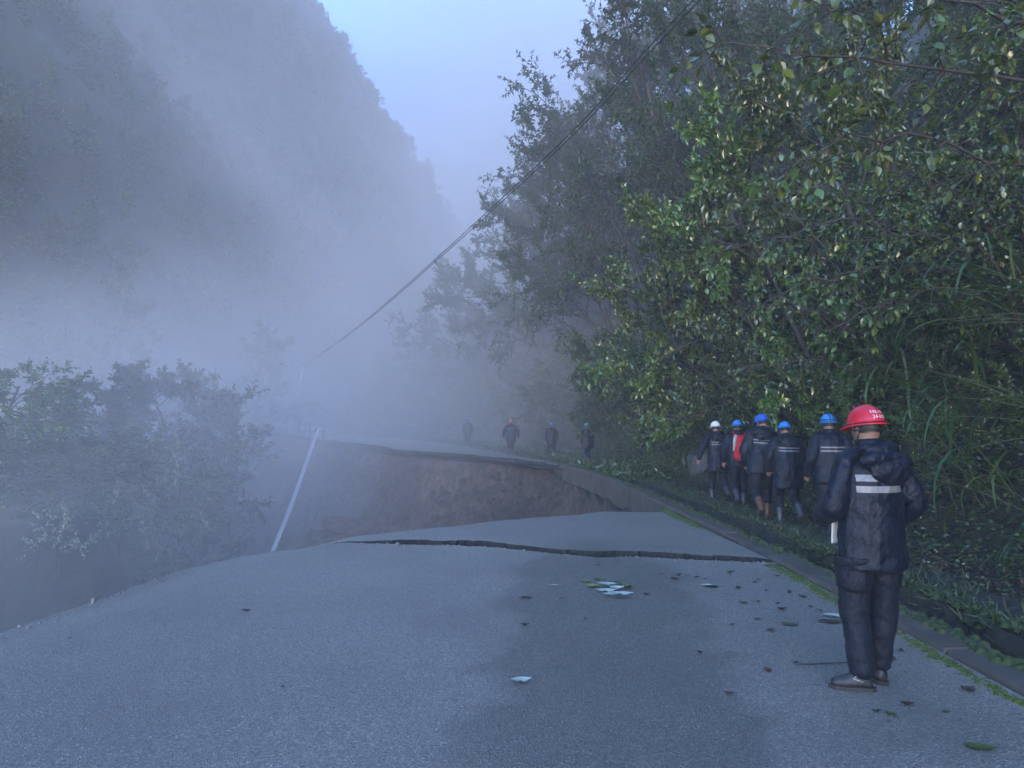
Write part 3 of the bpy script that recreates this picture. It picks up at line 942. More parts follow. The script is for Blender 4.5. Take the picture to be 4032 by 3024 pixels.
# --- reed clumps
def blade(seedg, L, W, az, el, bend, n=7):
    """one arching blade: a folded ribbon"""
    d = np.array([math.cos(az) * math.cos(el), math.sin(az) * math.cos(el), math.sin(el)])
    pts = [np.zeros(3)]
    for i in range(n - 1):
        d = unit(d + np.array([0, 0, -bend * (0.4 + i / n)]))
        pts.append(pts[-1] + d * L / (n - 1))
    P = np.array(pts)
    T = np.gradient(P, axis=0); T /= np.linalg.norm(T, axis=1, keepdims=True)
    S = np.cross(T, np.array([0, 0, 1.0])); S /= np.maximum(np.linalg.norm(S, axis=1, keepdims=True), 1e-6)
    U = np.cross(S, T)
    s = np.linspace(0, 1, n)
    w = W * np.minimum(1, 0.35 + 2.2 * s) * (1 - s ** 2.2) * 0.5 + 0.0008
    V = np.concatenate([P + S * w[:, None] + U * w[:, None] * 0.4, P, P - S * w[:, None] + U * w[:, None] * 0.4])
    i = np.arange(n - 1)
    F = np.concatenate([np.stack([i, i + 1, n + i + 1, n + i], -1), np.stack([n + i, n + i + 1, 2 * n + i + 1, 2 * n + i], -1)])
    return V, F
_g = np.random.default_rng(7)
BL = []
for i in range(10):
    V, F = blade(_g, 1.0, 0.03 * _g.uniform(0.8, 1.3), 0, R(_g.uniform(30, 70)), _g.uniform(0.30, 0.62))
    BL.append(new_mesh('blade', V, F, (M['reed'],), True))
def reed_template(seed, n=90, Lr=(0.7, 1.5), stems=9, W=0.028):
    g = np.random.default_rng(seed)
    mb, sb = MB(), MB()
    for s in range(stems):
        az = g.uniform(0, 2 * PI); el = R(g.uniform(50, 82)); L = g.uniform(0.8, 1.9)
        b = np.array([g.normal(0, 0.12), g.normal(0, 0.12), 0])
        V, F = blade(g, L, 0.01, az, el, 0.12)
        P = V[7:14] + b
        tube(sb, P, np.linspace(0.008, 0.003, 7), 4, False)
        for k in range(n // stems):
            t = g.uniform(0.15, 1.0) * 5.9; q = int(t)
            p = P[q] + (P[q + 1] - P[q]) * (t - q)
            V, F = blade(g, g.uniform(*Lr) * 0.6, W * g.uniform(0.7, 1.3), az + g.normal(0, 0.9), R(g.uniform(10, 70)), g.uniform(0.18, 0.5))
            mb.add(V + p, F)
    return dict(blades=mb.mesh('blades', M['reed']), stems=sb.mesh('stem', M['stem']))
TR = [reed_template(301), reed_template(302, 110, (0.8, 1.7)), reed_template(303, 70, (0.6, 1.2), 7, 0.022)]
def place_reed(i, label, loc, s, rz, tilt=0.0, group=None):
    o = thing('reed_clump', label, 'reeds', loc, rz, group)
    o.scale = (s, s, s)
    o.rotation_euler = (0, tilt, rz)
    link('stem', TR[i]['stems'], o)
    link('blades', TR[i]['blades'], o, kind='stuff')
    return o
def near_reed(label, loc, n, L, az0, spread, el, seed, s=1.0):
    """a clump whose blades can be told apart: each blade a part"""
    g = np.random.default_rng(seed)
    o = thing('reed_clump', label, 'reeds', loc, 0, 'tall reeds hanging over the verge')
    sb = MB()
    for q in range(max(3, n // 9)):
        az = az0 + g.normal(0, spread * 0.7)
        V, F = blade(g, L * 1.3, 0.01, az, R(el + g.uniform(-15, 15)), 0.10)
        P = V[7:14] + np.array([g.normal(0, .1), g.normal(0, .1), 0])
        tube(sb, P, np.linspace(0.009, 0.003, 7), 5, False)
        for k in range(9):
            t = min(g.uniform(0.1, 1.0) * 6, 5.99); i = int(t)
            p = P[i] + (P[i + 1] - P[i]) * (t - i)
            b = link('blade', BL[g.integers(0, 10)], o)
            b.location = p
            sc = L * g.uniform(0.45, 1.0) * s
            b.scale = (sc, sc * 1.45, sc)
            b.rotation_euler = (g.normal(0, 0.25), g.normal(0, 0.3) + R(20), az + g.normal(0, 0.6))
    link('stem', sb.mesh('stem', M['stem']), o)
    return o

G = np.random.default_rng(11)

# --- right: trees of the skyline, each set so that its top stands where the photo shows it
SKYT = [  # u, v of the top, distance, d of the foot, template, label
    (655, -60, 22, 5.0, 3, 'tall leafy tree whose crown runs off the top edge beside the cable'),
    (606, -8, 24.5, 4.6, 0, 'tree with ragged crown touching the top edge, first against the open sky'),
    (572, 45, 26, 4.4, 1, 'narrow crowned tree against the sky below the tallest roadside tree'),
    (548, 88, 28, 4.4, 2, 'leaning tree with loose leaf sprays halfway down the skyline'),
    (522, 140, 30, 4.3, 3, 'small crowned tree standing out from the skyline left of the cable'),
    (497, 158, 33, 5.2, 0, 'leafy tree on the skyline with a tuft reaching out toward the gap'),
    (473, 207, 38, 6.2, 1, 'hazy tree whose crown the cable passes in the middle of the picture'),
    (445, 245, 43, 7.0, 2, 'faded tree with feathery twigs left of the cable'),
    (424, 266, 49, 7.5, 0, 'pale hazy tree at the bend where the cable leaves the hillside'),
    (405, 306, 55, 8, 3, 'ghostly tree fading into mist beyond the bend'),
    (388, 345, 62, 8, 1, 'last faint tree dissolving in mist above the far road'),
    (372, 380, 68, 8, 2, 'barely visible bushy tree low down beside the far road'),
]
for k, (u, v, y, d, ti, lab) in enumerate(SKYT):
    tp = at(u, v, y)
    b = hill_pt(np.array(y + 1.5), np.array(d)); b[2] -= 0.3
    vec = tp - b
    hgt = np.linalg.norm(vec)
    z = vec / hgt
    o = place(TK[ti % 2], 'roadside_tree', lab, 'tree', b, hgt / 10.2, group='trees along the skyline of the right hillside')
    q = Vector((0, 0, 1)).rotation_difference(Vector(z)) @ Matrix.Rotation(G.uniform(0, 6.28), 4, 'Z').to_quaternion()
    o.rotation_euler = q.to_euler()
    w = min(1.1, 0.62 + hgt / 40)
    o.scale = (hgt / 10.2 * w, hgt / 10.2 * w, hgt / 10.2)

# the wooded slope behind them: trees nothing in the photo tells apart
n = 0
for y in np.arange(17, 72, 4.6):
    for d in (7.0, 11, 15.5, 21):
        yy = y + G.uniform(-1.5, 1.5); dd = d + G.uniform(-1.3, 1.3)
        if yy < 24 and d > 15: continue
        b = hill_pt(np.array(yy), np.array(dd)); b[2] -= 0.3
        lab = ['loose crowned', 'narrow', 'drooping', 'round leaved'][n % 4] + ' tree in dim woods, ' + ('first row' if d < 9 else 'second row' if d < 13 else 'third row' if d < 18 else 'top row') + ' up the hillside ' + ('near the corner' if y < 24 else 'behind bright shrubs' if y < 34 else 'behind skyline trees' if y < 48 else 'deep in mist')
        place(TT[n % 4], 'hillside_tree', lab, 'tree', b, G.uniform(0.9, 1.25) * (1 if yy < 42 else 0.75), G.uniform(0, 6.28), (G.normal(0, .06), -0.10 + G.normal(0, .06)), 'dim woods high on the right hillside')
        n += 1

for (u, v, y, d, lab) in [(630, -70, 30, 8.0, 'tall tree closing the sky gap just right of the tallest roadside tree'), (668, -90, 28, 8.5, 'tall dark tree behind the upper end of the cable'), (705, -80, 26, 8.5, 'tall dark tree filling the top edge right of the cable'), (745, -90, 25, 9.0, 'tall dark tree at the top edge behind the overhanging leaves'), (600, 20, 33, 7.0, 'dark tree behind the first tree against the open sky'), (565, 80, 36, 7.5, 'dark tree behind the narrow crowned skyline tree')]:
    tp = at(u, v, y)
    b = hill_pt(np.array(y + 1.0), np.array(d)); b[2] -= 0.3
    vec = tp - b; hgt = np.linalg.norm(vec)
    o = place(TT[n % 4], 'hillside_tree', lab, 'tree', b, 1.0, group='dim woods high on the right hillside')
    q = Vector((0, 0, 1)).rotation_difference(Vector(vec / hgt)) @ Matrix.Rotation(G.uniform(0, 6.28), 4, 'Z').to_quaternion()
    o.rotation_euler = q.to_euler()
    o.scale = (1.15, 1.15, hgt / 10.2)
    n += 1

# near shrubs with a place of their own (tops as in the photo)
NEARS = [
    (800, 60, 14, 3.6, 0, 'big glossy leaved shrub high on the bank below the overhanging branch'),
    (742, 132, 15.5, 3.4, 2, 'bright leaved shrub jutting out before the dark woods'),
    (700, 178, 17, 3.2, 3, 'small leaved shrub topped by pale shining leaves in the middle of the bank'),
    (672, 206, 18, 3.0, 2, 'yellowish green shrub at the front edge of the bank above the walking men'),
    (640, 250, 20, 3.0, 0, 'shrub stepping down the bank front, next beyond the yellowish green one'),
    (618, 292, 22, 3.0, 1, 'dense dark shrub above the man in the white helmet'),
    (600, 330, 24, 3.6, 3, 'small leaved shrub hanging over the verge where the mist begins'),
    (585, 368, 27, 4.4, 4, 'drooping hazy shrub above the nearest of the far walkers'),
    (560, 392, 31, 5.0, 1, 'low hazy shrub behind the far walkers'),
    (534, 404, 41, 5.4, 4, 'faint low shrub behind the walker in the orange helmet'),
    (500, 405, 50, 5.6, 3, 'dim shrub behind the farthest walker'),
]
for (u, v, y, d, ti, lab) in NEARS:
    tp = at(u, v, y)
    b = hill_pt(np.array(y + 1.0), np.array(d + 0.6)); b[2] -= 0.2
    vec = tp - b; hgt = max(np.linalg.norm(vec), 1.5)
    o = place(TS[ti], 'bank_shrub', lab, 'shrub', b, 1.0, group='shrubs along the front of the bank')
    q = Vector((0, 0, 1)).rotation_difference(Vector(vec / hgt)) @ Matrix.Rotation(G.uniform(0, 6.28), 4, 'Z').to_quaternion()
    o.rotation_euler = q.to_euler()
    s = hgt / 3.0
    w = min(s, 1.7)
    o.scale = (w, w, s)

# the rest of the bank: shrubs nothing tells apart
n = 0
LEAFY = ['glossy', 'dark fine leaved', 'bright leaved', 'small leaved', 'long leaved dark']
for y in np.arange(7.5, 40, 1.7):
    for d in (3.3, 4.7, 6.2, 8.0, 10.2, 12.8):
        yy = y + G.uniform(-.8, .8); dd = d + G.uniform(-.6, .6)
        if y > 26 and d > 7: continue
        if y > 21: dd += 1.0 + 0.09 * (y - 21)
        if y < 9 and d > 9: continue
        b = hill_pt(np.array(yy), np.array(dd)); b[2] -= 0.25
        s = G.uniform(0.75, 1.2) * (0.8 if d < 4 else 1.15)
        ti = int(G.integers(0, 5))
        lab = LEAFY[ti] + ' shrub ' + ('low' if d < 4 else 'on the lower half' if d < 5.5 else 'halfway up' if d < 7 else 'on the upper half' if d < 9 else 'high up' if d < 12 else 'topmost') + ' on the bank ' + ('at the right edge' if y < 9.5 else 'above the red helmet' if y < 12 else 'above the walking group' if y < 15.5 else 'beyond the white helmet' if y < 20 else 'above the bare kerb' if y < 28 else 'above the far walkers')
        o = place(TS[ti], 'bank_shrub', lab, 'shrub', b, s, G.uniform(0, 6.28), (G.normal(0, .1), -0.45 + G.normal(0, .12)), 'tangle of shrubs covering the right bank')
        n += 1

for y in np.arange(38, 78, 3.1):
    for d in (4.6, 8.0):
        yy = y + G.uniform(-1, 1); dd = d + G.uniform(-.5, 1.0)
        b = hill_pt(np.array(yy), np.array(dd)); b[2] -= 0.3
        s = G.uniform(0.45, 0.7) * (1 + 0.12 * (dd - 4.6) / 3.4)
        place(TV[n % 2], 'bank_tree', 'bushy tree on the misty bank, ' + ('front row' if d < 6 else 'second row') + ', ' + ('where the bend begins' if y < 47 else 'midway round the bend' if y < 60 else 'at the far end of the bend'), 'tree', b, s, G.uniform(0, 6.28), (0, -0.12), 'low trees on the misty bank along the bend')
        n += 1

# reeds: near ones blade by blade
def hp(y, d, dz=0.0):
    p = hill_pt(np.array(float(y)), np.array(float(d))); p[2] += dz
    return p
NR = [
    (8.2, 3.6, 1.7, 63, 1.5, PI * 1.0, .45, 28, 'arching reed clump highest at the right picture edge, blades hanging left'),
    (7.9, 3.1, 1.0, 54, 1.4, PI * 1.0, .5, 26, 'drooping reed clump at the right edge below the highest reeds'),
    (9.6, 3.0, 0.3, 36, 1.2, PI * 0.97, .6, 52, 'dark reed clump behind the right shoulder of the man in the red helmet'),
    (7.7, 2.6, 0.4, 36, 1.1, PI * 1.0, .6, 25, 'leaning reed clump at the right edge above the mossy bank'),
    (7.0, 2.3, 0.1, 27, 0.8, PI * 1.05, .7, 35, 'low reed clump beside the ditch at the lower right edge'),
    (11.2, 3.7, 0.6, 36, 1.25, PI * 1.0, .6, 48, 'reed clump over the head of the man with the headlamp strap'),
    (12.8, 3.8, 0.7, 36, 1.2, PI * 1.05, .6, 48, 'reed clump with long pale blades behind the walking group'),
]
for i, (y, d, dz, nb, L, az, spd, el, lab) in enumerate(NR):
    near_reed(lab, hp(y, d, dz), nb, L, az, spd, el, 400 + i)
MR = [(14.5, 3.0, 'reeds over the path beside the tall man in the deep blue helmet'), (16.2, 3.1, 'reeds hanging above the man in the white helmet'), (18, 3.0, 'reeds with pale tips on the bank left of the white helmet'),
      (19.8, 2.9, 'reeds at the grey rock on the verge'), (22, 2.9, 'misty reeds beyond the grey rock'), (24.5, 3.0, 'misty reeds hanging between the walking group and the far walkers'), (27.5, 3.0, 'faint reeds right of the nearest far walker'), (31, 3.3, 'faint reeds behind the nearest far walker'), (35, 3.4, 'faint reeds behind the walkers in the mist'),
      (13.6, 4.6, 'reeds growing halfway up the bank behind the red helmet'), (15.6, 5.0, 'reeds halfway up the bank among glossy shrubs'), (18.5, 4.8, 'reeds halfway up the bank near the yellowish shrub'), (21, 4.4, 'thin reeds halfway up the bank at the edge of the mist')]
for i, (y, d, lab) in enumerate(MR):
    place_reed(i % 3, lab, hp(y, d, 0.2), 1.25 + 0.2 * (i % 3), 0.3 * i - 0.6, -0.5, 'reeds growing out of the bank')

# overhanging branches with big leaves, each leaf a part
def big_leaf(seed):
    g = np.random.default_rng(seed)
    xs = np.linspace(0, 1, 7)
    w = np.array([0.02, 0.24, 0.33, 0.33, 0.26, 0.14, 0.0])
    curve = -0.10 * xs ** 2 * g.uniform(0.5, 2.2)
    V = []
    for i, x in enumerate(xs):
        V += [(x, w[i], curve[i] + w[i] * 0.25 + g.normal(0, 0.012)), (x, 0, curve[i]), (x, -w[i], curve[i] + w[i] * 0.25 + g.normal(0, 0.012))]
    F = []
    for i in range(6):
        for c in (0, 1):
            F.append((i * 3 + c, (i + 1) * 3 + c, (i + 1) * 3 + c + 1, i * 3 + c + 1))
    return new_mesh('leaf', np.array(V), np.array(F), (M['leaf_bright'],), True)
LEAVES = [big_leaf(s) for s in range(6)]
def branch_tree(label, foot, limbs, seed, leafL, nmax=290):
    """trunk on the bank, limbs given as world polylines; leaves as parts along the twigs"""
    g = np.random.default_rng(seed)
    o = thing('overhanging_tree', label, 'tree', foot)
    wood = MB()
    foot = np.asarray(foot, float)
    spots = []
    for L in limbs:
        P = np.array(L, float)
        t = np.linspace(0, 1, 16)
        tt_ = np.linspace(0, 1, len(P))
        P = np.stack([np.interp(t, tt_, P[:, c]) for c in range(3)], -1)
        P[1:-1] += 0.05 * g.normal(0, 1, (14, 3))
        tube(wood, P - foot, np.linspace(0.032, 0.006, 16), 6)
        for k in range(4, 16):
            for m in range(4):
                d = unit(unit(P[min(k + 1, 15)] - P[k - 1]) * 0.5 + g.normal(0, 0.7, 3) + np.array([0, 0, -0.1]))
                ln = g.uniform(0.25, 0.7)
                q = np.array([P[k], P[k] + d * ln * 0.5, P[k] + d * ln + np.array([0, 0, -0.08])])
                tube(wood, q - foot, [0.008, 0.005, 0.002], 4, False)
                for h in range(6):
                    w = g.uniform(0.2, 1.0)
                    spots.append((q[0] + (q[2] - q[0]) * w, d))
    link('trunk', wood.mesh('trunk', M['bark']), o)
    g.shuffle(spots)
    if len(spots) > nmax:
        rest = spots[nmax:]; n = len(rest)
        V, F = leaf_arrays(np.array([p for p, d in rest]) - foot, np.array([d for p, d in rest]) * 0.6 + g.normal(0, 0.5, (n, 3)) - np.array([0, 0, .35]), np.array([0, 0, 1.0]) + g.normal(0, .45, (n, 3)), leafL * g.uniform(.6, 1.2, n), 0.6)
        link('leaves', new_mesh('leaves', V, F, (M['leaf_bright'],), False), o, kind='stuff')
    for (p, d) in spots[:nmax]:
        lf = link('leaf', LEAVES[g.integers(0, 6)], o)
        dd = unit(d * 0.6 + g.normal(0, 0.5, 3) + np.array([0, 0, -0.35]))
        n = unit(np.array([0, 0, 1.0]) + g.normal(0, 0.45, 3))
        s = unit(np.cross(n, dd)); n = np.cross(dd, s)
        sc = leafL * g.uniform(0.6, 1.2)
        Mx = np.eye(4); Mx[:3, 0] = dd * sc; Mx[:3, 1] = s * sc; Mx[:3, 2] = n * sc; Mx[:3, 3] = np.asarray(p) - foot
        lf.matrix_basis = Matrix(Mx.tolist())
    return o
f1 = hp(9.5, 5.0)
branch_tree('tree hanging big soft leaves over the road from the upper right corner', f1,
            [[f1, (7.6, 9.0, 5.0), tuple(at(1060, 95, 7.6)), tuple(at(880, 62, 7.0)), tuple(at(722, 42, 6.6))],
             [f1, (7.8, 9.0, 5.2), tuple(at(1050, 20, 7.4)), tuple(at(930, -5, 7.0)), tuple(at(830, 12, 6.8))],
             [f1, (7.8, 9.4, 4.6), tuple(at(1040, 170, 8.2)), tuple(at(900, 130, 7.6)), tuple(at(800, 160, 7.4))]], 71, 0.12)
f2 = hp(12, 5.5)
branch_tree('bush reaching a long leafy branch out before the bank below the upper corner', f2,
            [[f2, tuple(at(930, 235, 11)), tuple(at(840, 222, 10)), tuple(at(715, 253, 9.6))],
             [f2, tuple(at(960, 190, 11)), tuple(at(880, 160, 10.2)), tuple(at(770, 170, 10))],
             [f2, tuple(at(950, 270, 11)), tuple(at(870, 265, 10.4)), tuple(at(790, 290, 10))],
             [f2, tuple(at(980, 300, 10)), tuple(at(920, 290, 9.4)), tuple(at(850, 320, 9.2))]], 72, 0.095)

f3 = hp(11, 4.4)
branch_tree('leafy bush filling the right edge of the picture above the reeds', f3,
            [[f3, tuple(at(1010, 240, 9.4)), tuple(at(960, 200, 9.0)), tuple(at(905, 175, 8.8))],
             [f3, tuple(at(1030, 250, 9.4)), tuple(at(1000, 180, 8.6)), tuple(at(950, 150, 8.4))],
             [f3, tuple(at(1040, 180, 9.0)), tuple(at(1010, 110, 8.4)), tuple(at(960, 70, 8.2))],
             [f3, tuple(at(1000, 260, 9.6)), tuple(at(930, 230, 9.2)), tuple(at(870, 240, 9.2))]], 73, 0.08)
f4 = hp(14, 4.6)
branch_tree('bush of pale shining leaves below the long leafy branch', f4,
            [[f4, tuple(at(850, 330, 13)), tuple(at(790, 300, 12.4)), tuple(at(735, 310, 12.2))],
             [f4, tuple(at(860, 280, 13)), tuple(at(800, 240, 12.4)), tuple(at(740, 225, 12.2))],
             [f4, tuple(at(850, 370, 13)), tuple(at(800, 360, 12.4)), tuple(at(740, 370, 12.4))],
             [f4, tuple(at(880, 220, 13)), tuple(at(840, 190, 12.4)), tuple(at(800, 190, 12.2))]], 74, 0.08)

# --- left: trees rising out of the valley
LEFT = [  # u, v top, distance, template, width, label
    (14, 350, 28.5, 3, 1.15, 'nearest green tree at the left edge rising from the valley'),
    (66, 392, 30, 1, 1.0, 'low round tree right of the nearest green tree in the valley'),
    (112, 366, 34, 2, 1.0, 'mid sized misty tree between two taller valley trees'),
    (168, 346, 36, 0, 1.2, 'tallest misty tree in the middle of the valley group'),
    (198, 356, 40, 1, 0.8, 'pale misty tree just right of the tallest valley tree'),
    (206, 380, 44, 2, 0.75, 'faint tree at the right end of the valley group beside the guardrail'),
    (140, 415, 32, 3, 1.1, 'darker bushy tree low in front of the tallest valley tree'),
    (34, 430, 27.5, 2, 1.1, 'dark shrubby tree low at the left edge'),
    (205, 420, 36, 0, 1.0, 'dark bushy tree above the slide at the foot of the valley group'),
    (90, 425, 29, 0, 1.1, 'dark bushy tree low between the left edge and the pale bushes'),
    (200, 432, 39, 3, 0.75, 'low faint bushy tree at the lip of the slide'),
]
for (u, v, y, ti, w, lab) in LEFT:
    tp = at(u, v, y)
    bz = float(valley_z(np.array([tp[0]]), np.array([tp[1]]))[0]) - 0.4
    h = tp[2] - bz
    o = place(TV[ti % 2], 'valley_tree', lab, 'tree', (tp[0], tp[1], bz), h / 10.2, G.uniform(0, 6.28), group='trees in the valley on the left')
    sw = max(0.75, h / 10.2) * w
    o.scale = (sw, sw, h / 10.2)
for (u, v, y, lab) in [(178, 440, 31, 'bush with pale shining leaves in front of the valley trees'), (122, 482, 28, 'low bush of whitish leaves at the foot of the valley trees'), (60, 505, 24, 'sparse pale bush on the dark slope at the lower left')]:
    tp = at(u, v, y)
    bz = float(valley_z(np.array([tp[0]]), np.array([tp[1]]))[0]) - 0.2
    h = tp[2] - bz
    o = place(TP, 'pale_bush', lab, 'bush', (tp[0], tp[1], bz), 1.0, G.uniform(0, 6.28), group='pale bushes below the valley trees')
    o.scale = (min(h / 3, 1.2), min(h / 3, 1.2), h / 3)
# trees at the foot of the mountain, still told apart through the mist
for (u, v, y, lab) in [(106, 286, 50, 'rounded tree showing through the mist on the lower mountainside'), (30, 318, 46, 'pale tree through the mist at the left edge above the valley trees'), (245, 330, 58, 'dim tree in the mist between valley and mountain')]:
    tp = at(u, v, y)
    o = place(TL, 'misty_tree', lab, 'tree', (tp[0], tp[1], tp[2] - 11), 1.1, G.uniform(0, 6.28), group='trees through the mist at the mountain foot')

# bushes and undergrowth on the valley slope (outside the slide)
def forest_on(name, pts, T, smin, smax, seed, label):
    """a far-off wood: one object whose points carry crowns (geometry nodes)"""
    me = bpy.data.meshes.new(name)
    me.from_pydata([tuple(p) for p in pts], [], [])
    o = stuff(name, me, label)
    src = bpy.data.objects.new('crown_source', T['crown'])
    ng = bpy.data.node_groups.new('scatter_crowns', 'GeometryNodeTree')
    ng.interface.new_socket('Geometry', in_out='INPUT', socket_type='NodeSocketGeometry')
    ng.interface.new_socket('Geometry', in_out='OUTPUT', socket_type='NodeSocketGeometry')
    N = ng.nodes
    gi, go = N.new('NodeGroupInput'), N.new('NodeGroupOutput')
    oi = N.new('GeometryNodeObjectInfo'); oi.inputs['Object'].default_value = src
    ip = N.new('GeometryNodeInstanceOnPoints')
    rr = N.new('FunctionNodeRandomValue'); rr.data_type = 'FLOAT_VECTOR'
    rr.inputs[0].default_value = (-0.12, -0.12, 0); rr.inputs[1].default_value = (0.12, 0.12, 6.283)
    rs = N.new('FunctionNodeRandomValue'); rs.data_type = 'FLOAT'
    rs.inputs[2].default_value = smin; rs.inputs[3].default_value = smax
    for q in (rr, rs): q.inputs['Seed'].default_value = seed
    L = ng.links.new
    L(gi.outputs[0], ip.inputs['Points']); L(oi.outputs['Geometry'], ip.inputs['Instance'])
    L(rr.outputs[0], ip.inputs['Rotation']); L(rs.outputs[1], ip.inputs['Scale'])
    L(ip.outputs[0], go.inputs[0])
    md = o.modifiers.new('scatter', 'NODES'); md.node_group = ng
    return o
TF = plant_template('f', 207, M['leaf_tree'], 0.36, 0.6, False, Hh=6, nlimb=13, spread=2.1, trunk_r=0.1, sub=4, twig=4, leafn=6, start=0.15)
g = np.random.default_rng(5)
pts = []
fi = MV[:, :, :]
for _ in range(3600):
    i = g.integers(0, MV.shape[0] - 1); j = g.integers(2, MV.shape[1] - 14)
    a, b = g.uniform(0, 1, 2)
    p = MV[i, j] * (1 - a) * (1 - b) + MV[i + 1, j] * a * (1 - b) + MV[i, j + 1] * (1 - a) * b + MV[i + 1, j + 1] * a * b
    if p[1] < 20 or p[2] < -12 or p[2] > 70: continue
    pts.append(p - np.array([0.5, -0.2, 3.0]))
forest_on('forest', pts, TF, 0.55, 1.05, 9, 'misty forest clothing the steep mountainside on the left')
pts = []
for _ in range(600):
    i = g.integers(0, FV.shape[0] - 1); j = g.integers(2, FV.shape[1] - 8)
    pts.append(FV[i, j] + g.normal(0, 1.2, 3) - np.array([0, 0, 5]))
forest_on('forest', pts, TF, 1.0, 1.6, 10, 'faint forest on the far mountain in the gap')
# undergrowth down the valley side
pts = []
for _ in range(800):
    x = g.uniform(-48, -9); y = g.uniform(14, 62)
    d, _z = seg_dist(np.array([x]), np.array([y]), EDGE)
    if x > -0.36 * y - 2.5 or d[0] < 6 or y < 27: continue
    pts.append(np.array([x, y, float(valley_z(np.array([x]), np.array([y]))[0]) - 0.6]))
TU = plant_template('u', 208, M['leaf_dark'], 0.20, 0.5, False, Hh=1.7, nlimb=9, spread=1.3, trunk_r=0.04, sub=3, twig=3, leafn=5, start=0.1)
forest_on('undergrowth', pts, TU, 0.6, 1.5, 12, 'dark undergrowth down the valley side')

# --- ground cover on the verge and the bank
g = np.random.default_rng(21)
n = 80000
y = 4 + 36 * g.uniform(0, 1, n) ** 1.4
d = 0.85 + 10 * g.uniform(0, 1, n) ** 1.15
p = hill_pt(y, d)
p[:, 2] += g.uniform(0.0, 0.10, n) + 0.6 * sstep(2, 4, d) * g.uniform(0, 1, n)
path = (np.abs(d - 1.55) < 0.45)                      # the trodden strip has far less growth
keep = ~(path & (g.uniform(0, 1, n) < 0.7))
p, d, y = p[keep], d[keep], y[keep]
n = len(p)
D = g.normal(0, 1, (n, 3)); D[:, 2] = np.abs(D[:, 2]) * 0.4; D[:, 0] -= 0.4 * sstep(2, 4, d)
V, F = leaf_arrays(p, D, g.normal(0, 0.45, (n, 3)) + np.array([-0.3, 0, 1.0]), g.uniform(0.04, 0.11, n) * (0.6 + 0.6 * sstep(2, 4, d)), 0.6, False)
stuff('ground_cover', new_mesh('ground_cover', V, F, (M['leaf'],), False), 'low leafy ground cover on the verge and bank')
n = 26000
y = 22 + 45 * g.uniform(0, 1, n)
d = 0.42 + 8 * g.uniform(0, 1, n) ** 1.3
p = hill_pt(y, d); p[:, 2] += g.uniform(0, 0.18, n)
D = g.normal(0, 1, (n, 3)); D[:, 2] = np.abs(D[:, 2]) * 0.6
V, F = leaf_arrays(p, D, g.normal(0, 0.45, (n, 3)) + np.array([-0.3, 0, 1.0]), g.uniform(0.10, 0.24, n), 0.45, False)
stuff('ground_cover', new_mesh('ground_cover', V, F, (M['leaf'],), False), 'weeds over the far verge in the mist')
n = 16000
y = 4 + 34 * g.uniform(0, 1, n) ** 1.4
d = 0.84 + 2.6 * g.uniform(0, 1, n)
p = hill_pt(y, d); p[:, 2] += g.uniform(0.005, 0.03, n)
D = g.normal(0, 1, (n, 3)); D[:, 2] *= 0.15
V, F = leaf_arrays(p, D, g.normal(0, 0.3, (n, 3)) + np.array([0, 0, 1.0]), g.uniform(0.04, 0.12, n), 0.45, False)
stuff('leaf_litter', new_mesh('leaf_litter', V, F, (M['litter'],), False), 'brown dead leaves lying on the trodden verge')
# grass along the ditch lip and down its wall
n = 11000
y = 3.5 + 40 * g.uniform(0, 1, n) ** 1.5
d = 0.83 + np.abs(g.normal(0, 0.28, n))
far = (y > 28) & (g.uniform(0, 1, n) < 0.7)
d = np.where(far, 0.5 + 4.5 * g.uniform(0, 1, n), d)
p = hill_pt(y, d)
lip = d < 0.93
p[:, 2] += np.where(lip, g.uniform(-0.22, 0.08, n), 0)
nn = nr(y)
D = g.normal(0, 0.5, (n, 3)) + np.array([0, 0, 0.8])
D[:, 0] -= np.where(lip, 0.8, 0.1)
V, F = leaf_arrays(p, D, g.normal(0, 0.6, (n, 3)) + np.array([-0.5, -0.5, 0.6]), g.uniform(0.06, 0.2, n), 0.10, False, 0.3)
stuff('grass', new_mesh('grass', V, F, (M['grassm'],), False), 'grass fringe hanging over the ditch')

# moss: cushions along the road edge, on the kerb and on the ditch lip
def cushions(name, P, r, mat, label, seed, squash=0.45):
    g = np.random.default_rng(seed)
    a = np.arange(6) / 6 * 2 * PI
    base = np.concatenate([np.stack([np.cos(a), np.sin(a), a * 0 - 0.25], -1), np.stack([0.6 * np.cos(a + .5), 0.6 * np.sin(a + .5), a * 0 + 0.65], -1), [[0, 0, 1.0]]])
    f4 = np.array([[i, (i + 1) % 6, 6 + (i + 1) % 6, 6 + i] for i in range(6)]); f3 = np.array([[6 + i, 6 + (i + 1) % 6, 12] for i in range(6)])
    n = len(P)
    V = base[None] * np.stack([r, r, r * squash], -1)[:, None, :] * g.uniform(0.75, 1.25, (n, 13, 1)) + P[:, None, :]
    o = np.arange(n)[:, None, None] * 13
    return stuff(name, new_mesh(name, V.reshape(-1, 3), [(f4[None] + o).reshape(-1, 4), (f3[None] + o).reshape(-1, 3)], (mat,), True), label)
g = np.random.default_rng(22)
n = 8500
y = 1.5 + 20 * g.uniform(0, 1, n) ** 1.35
mask = fbm(np.stack([y * 0.8, y * 0 + 2, y * 0], -1), 3, 71)
d = -0.07 - 0.05 * fbm(np.stack([y * 1.7, y * 0 + 9, y * 0], -1), 3, 72) + g.normal(0, 0.05, n) * (1 + 0.9 * mask)
d -= 0.10 * sstep(11, 15, y) * g.uniform(0, 1, n)
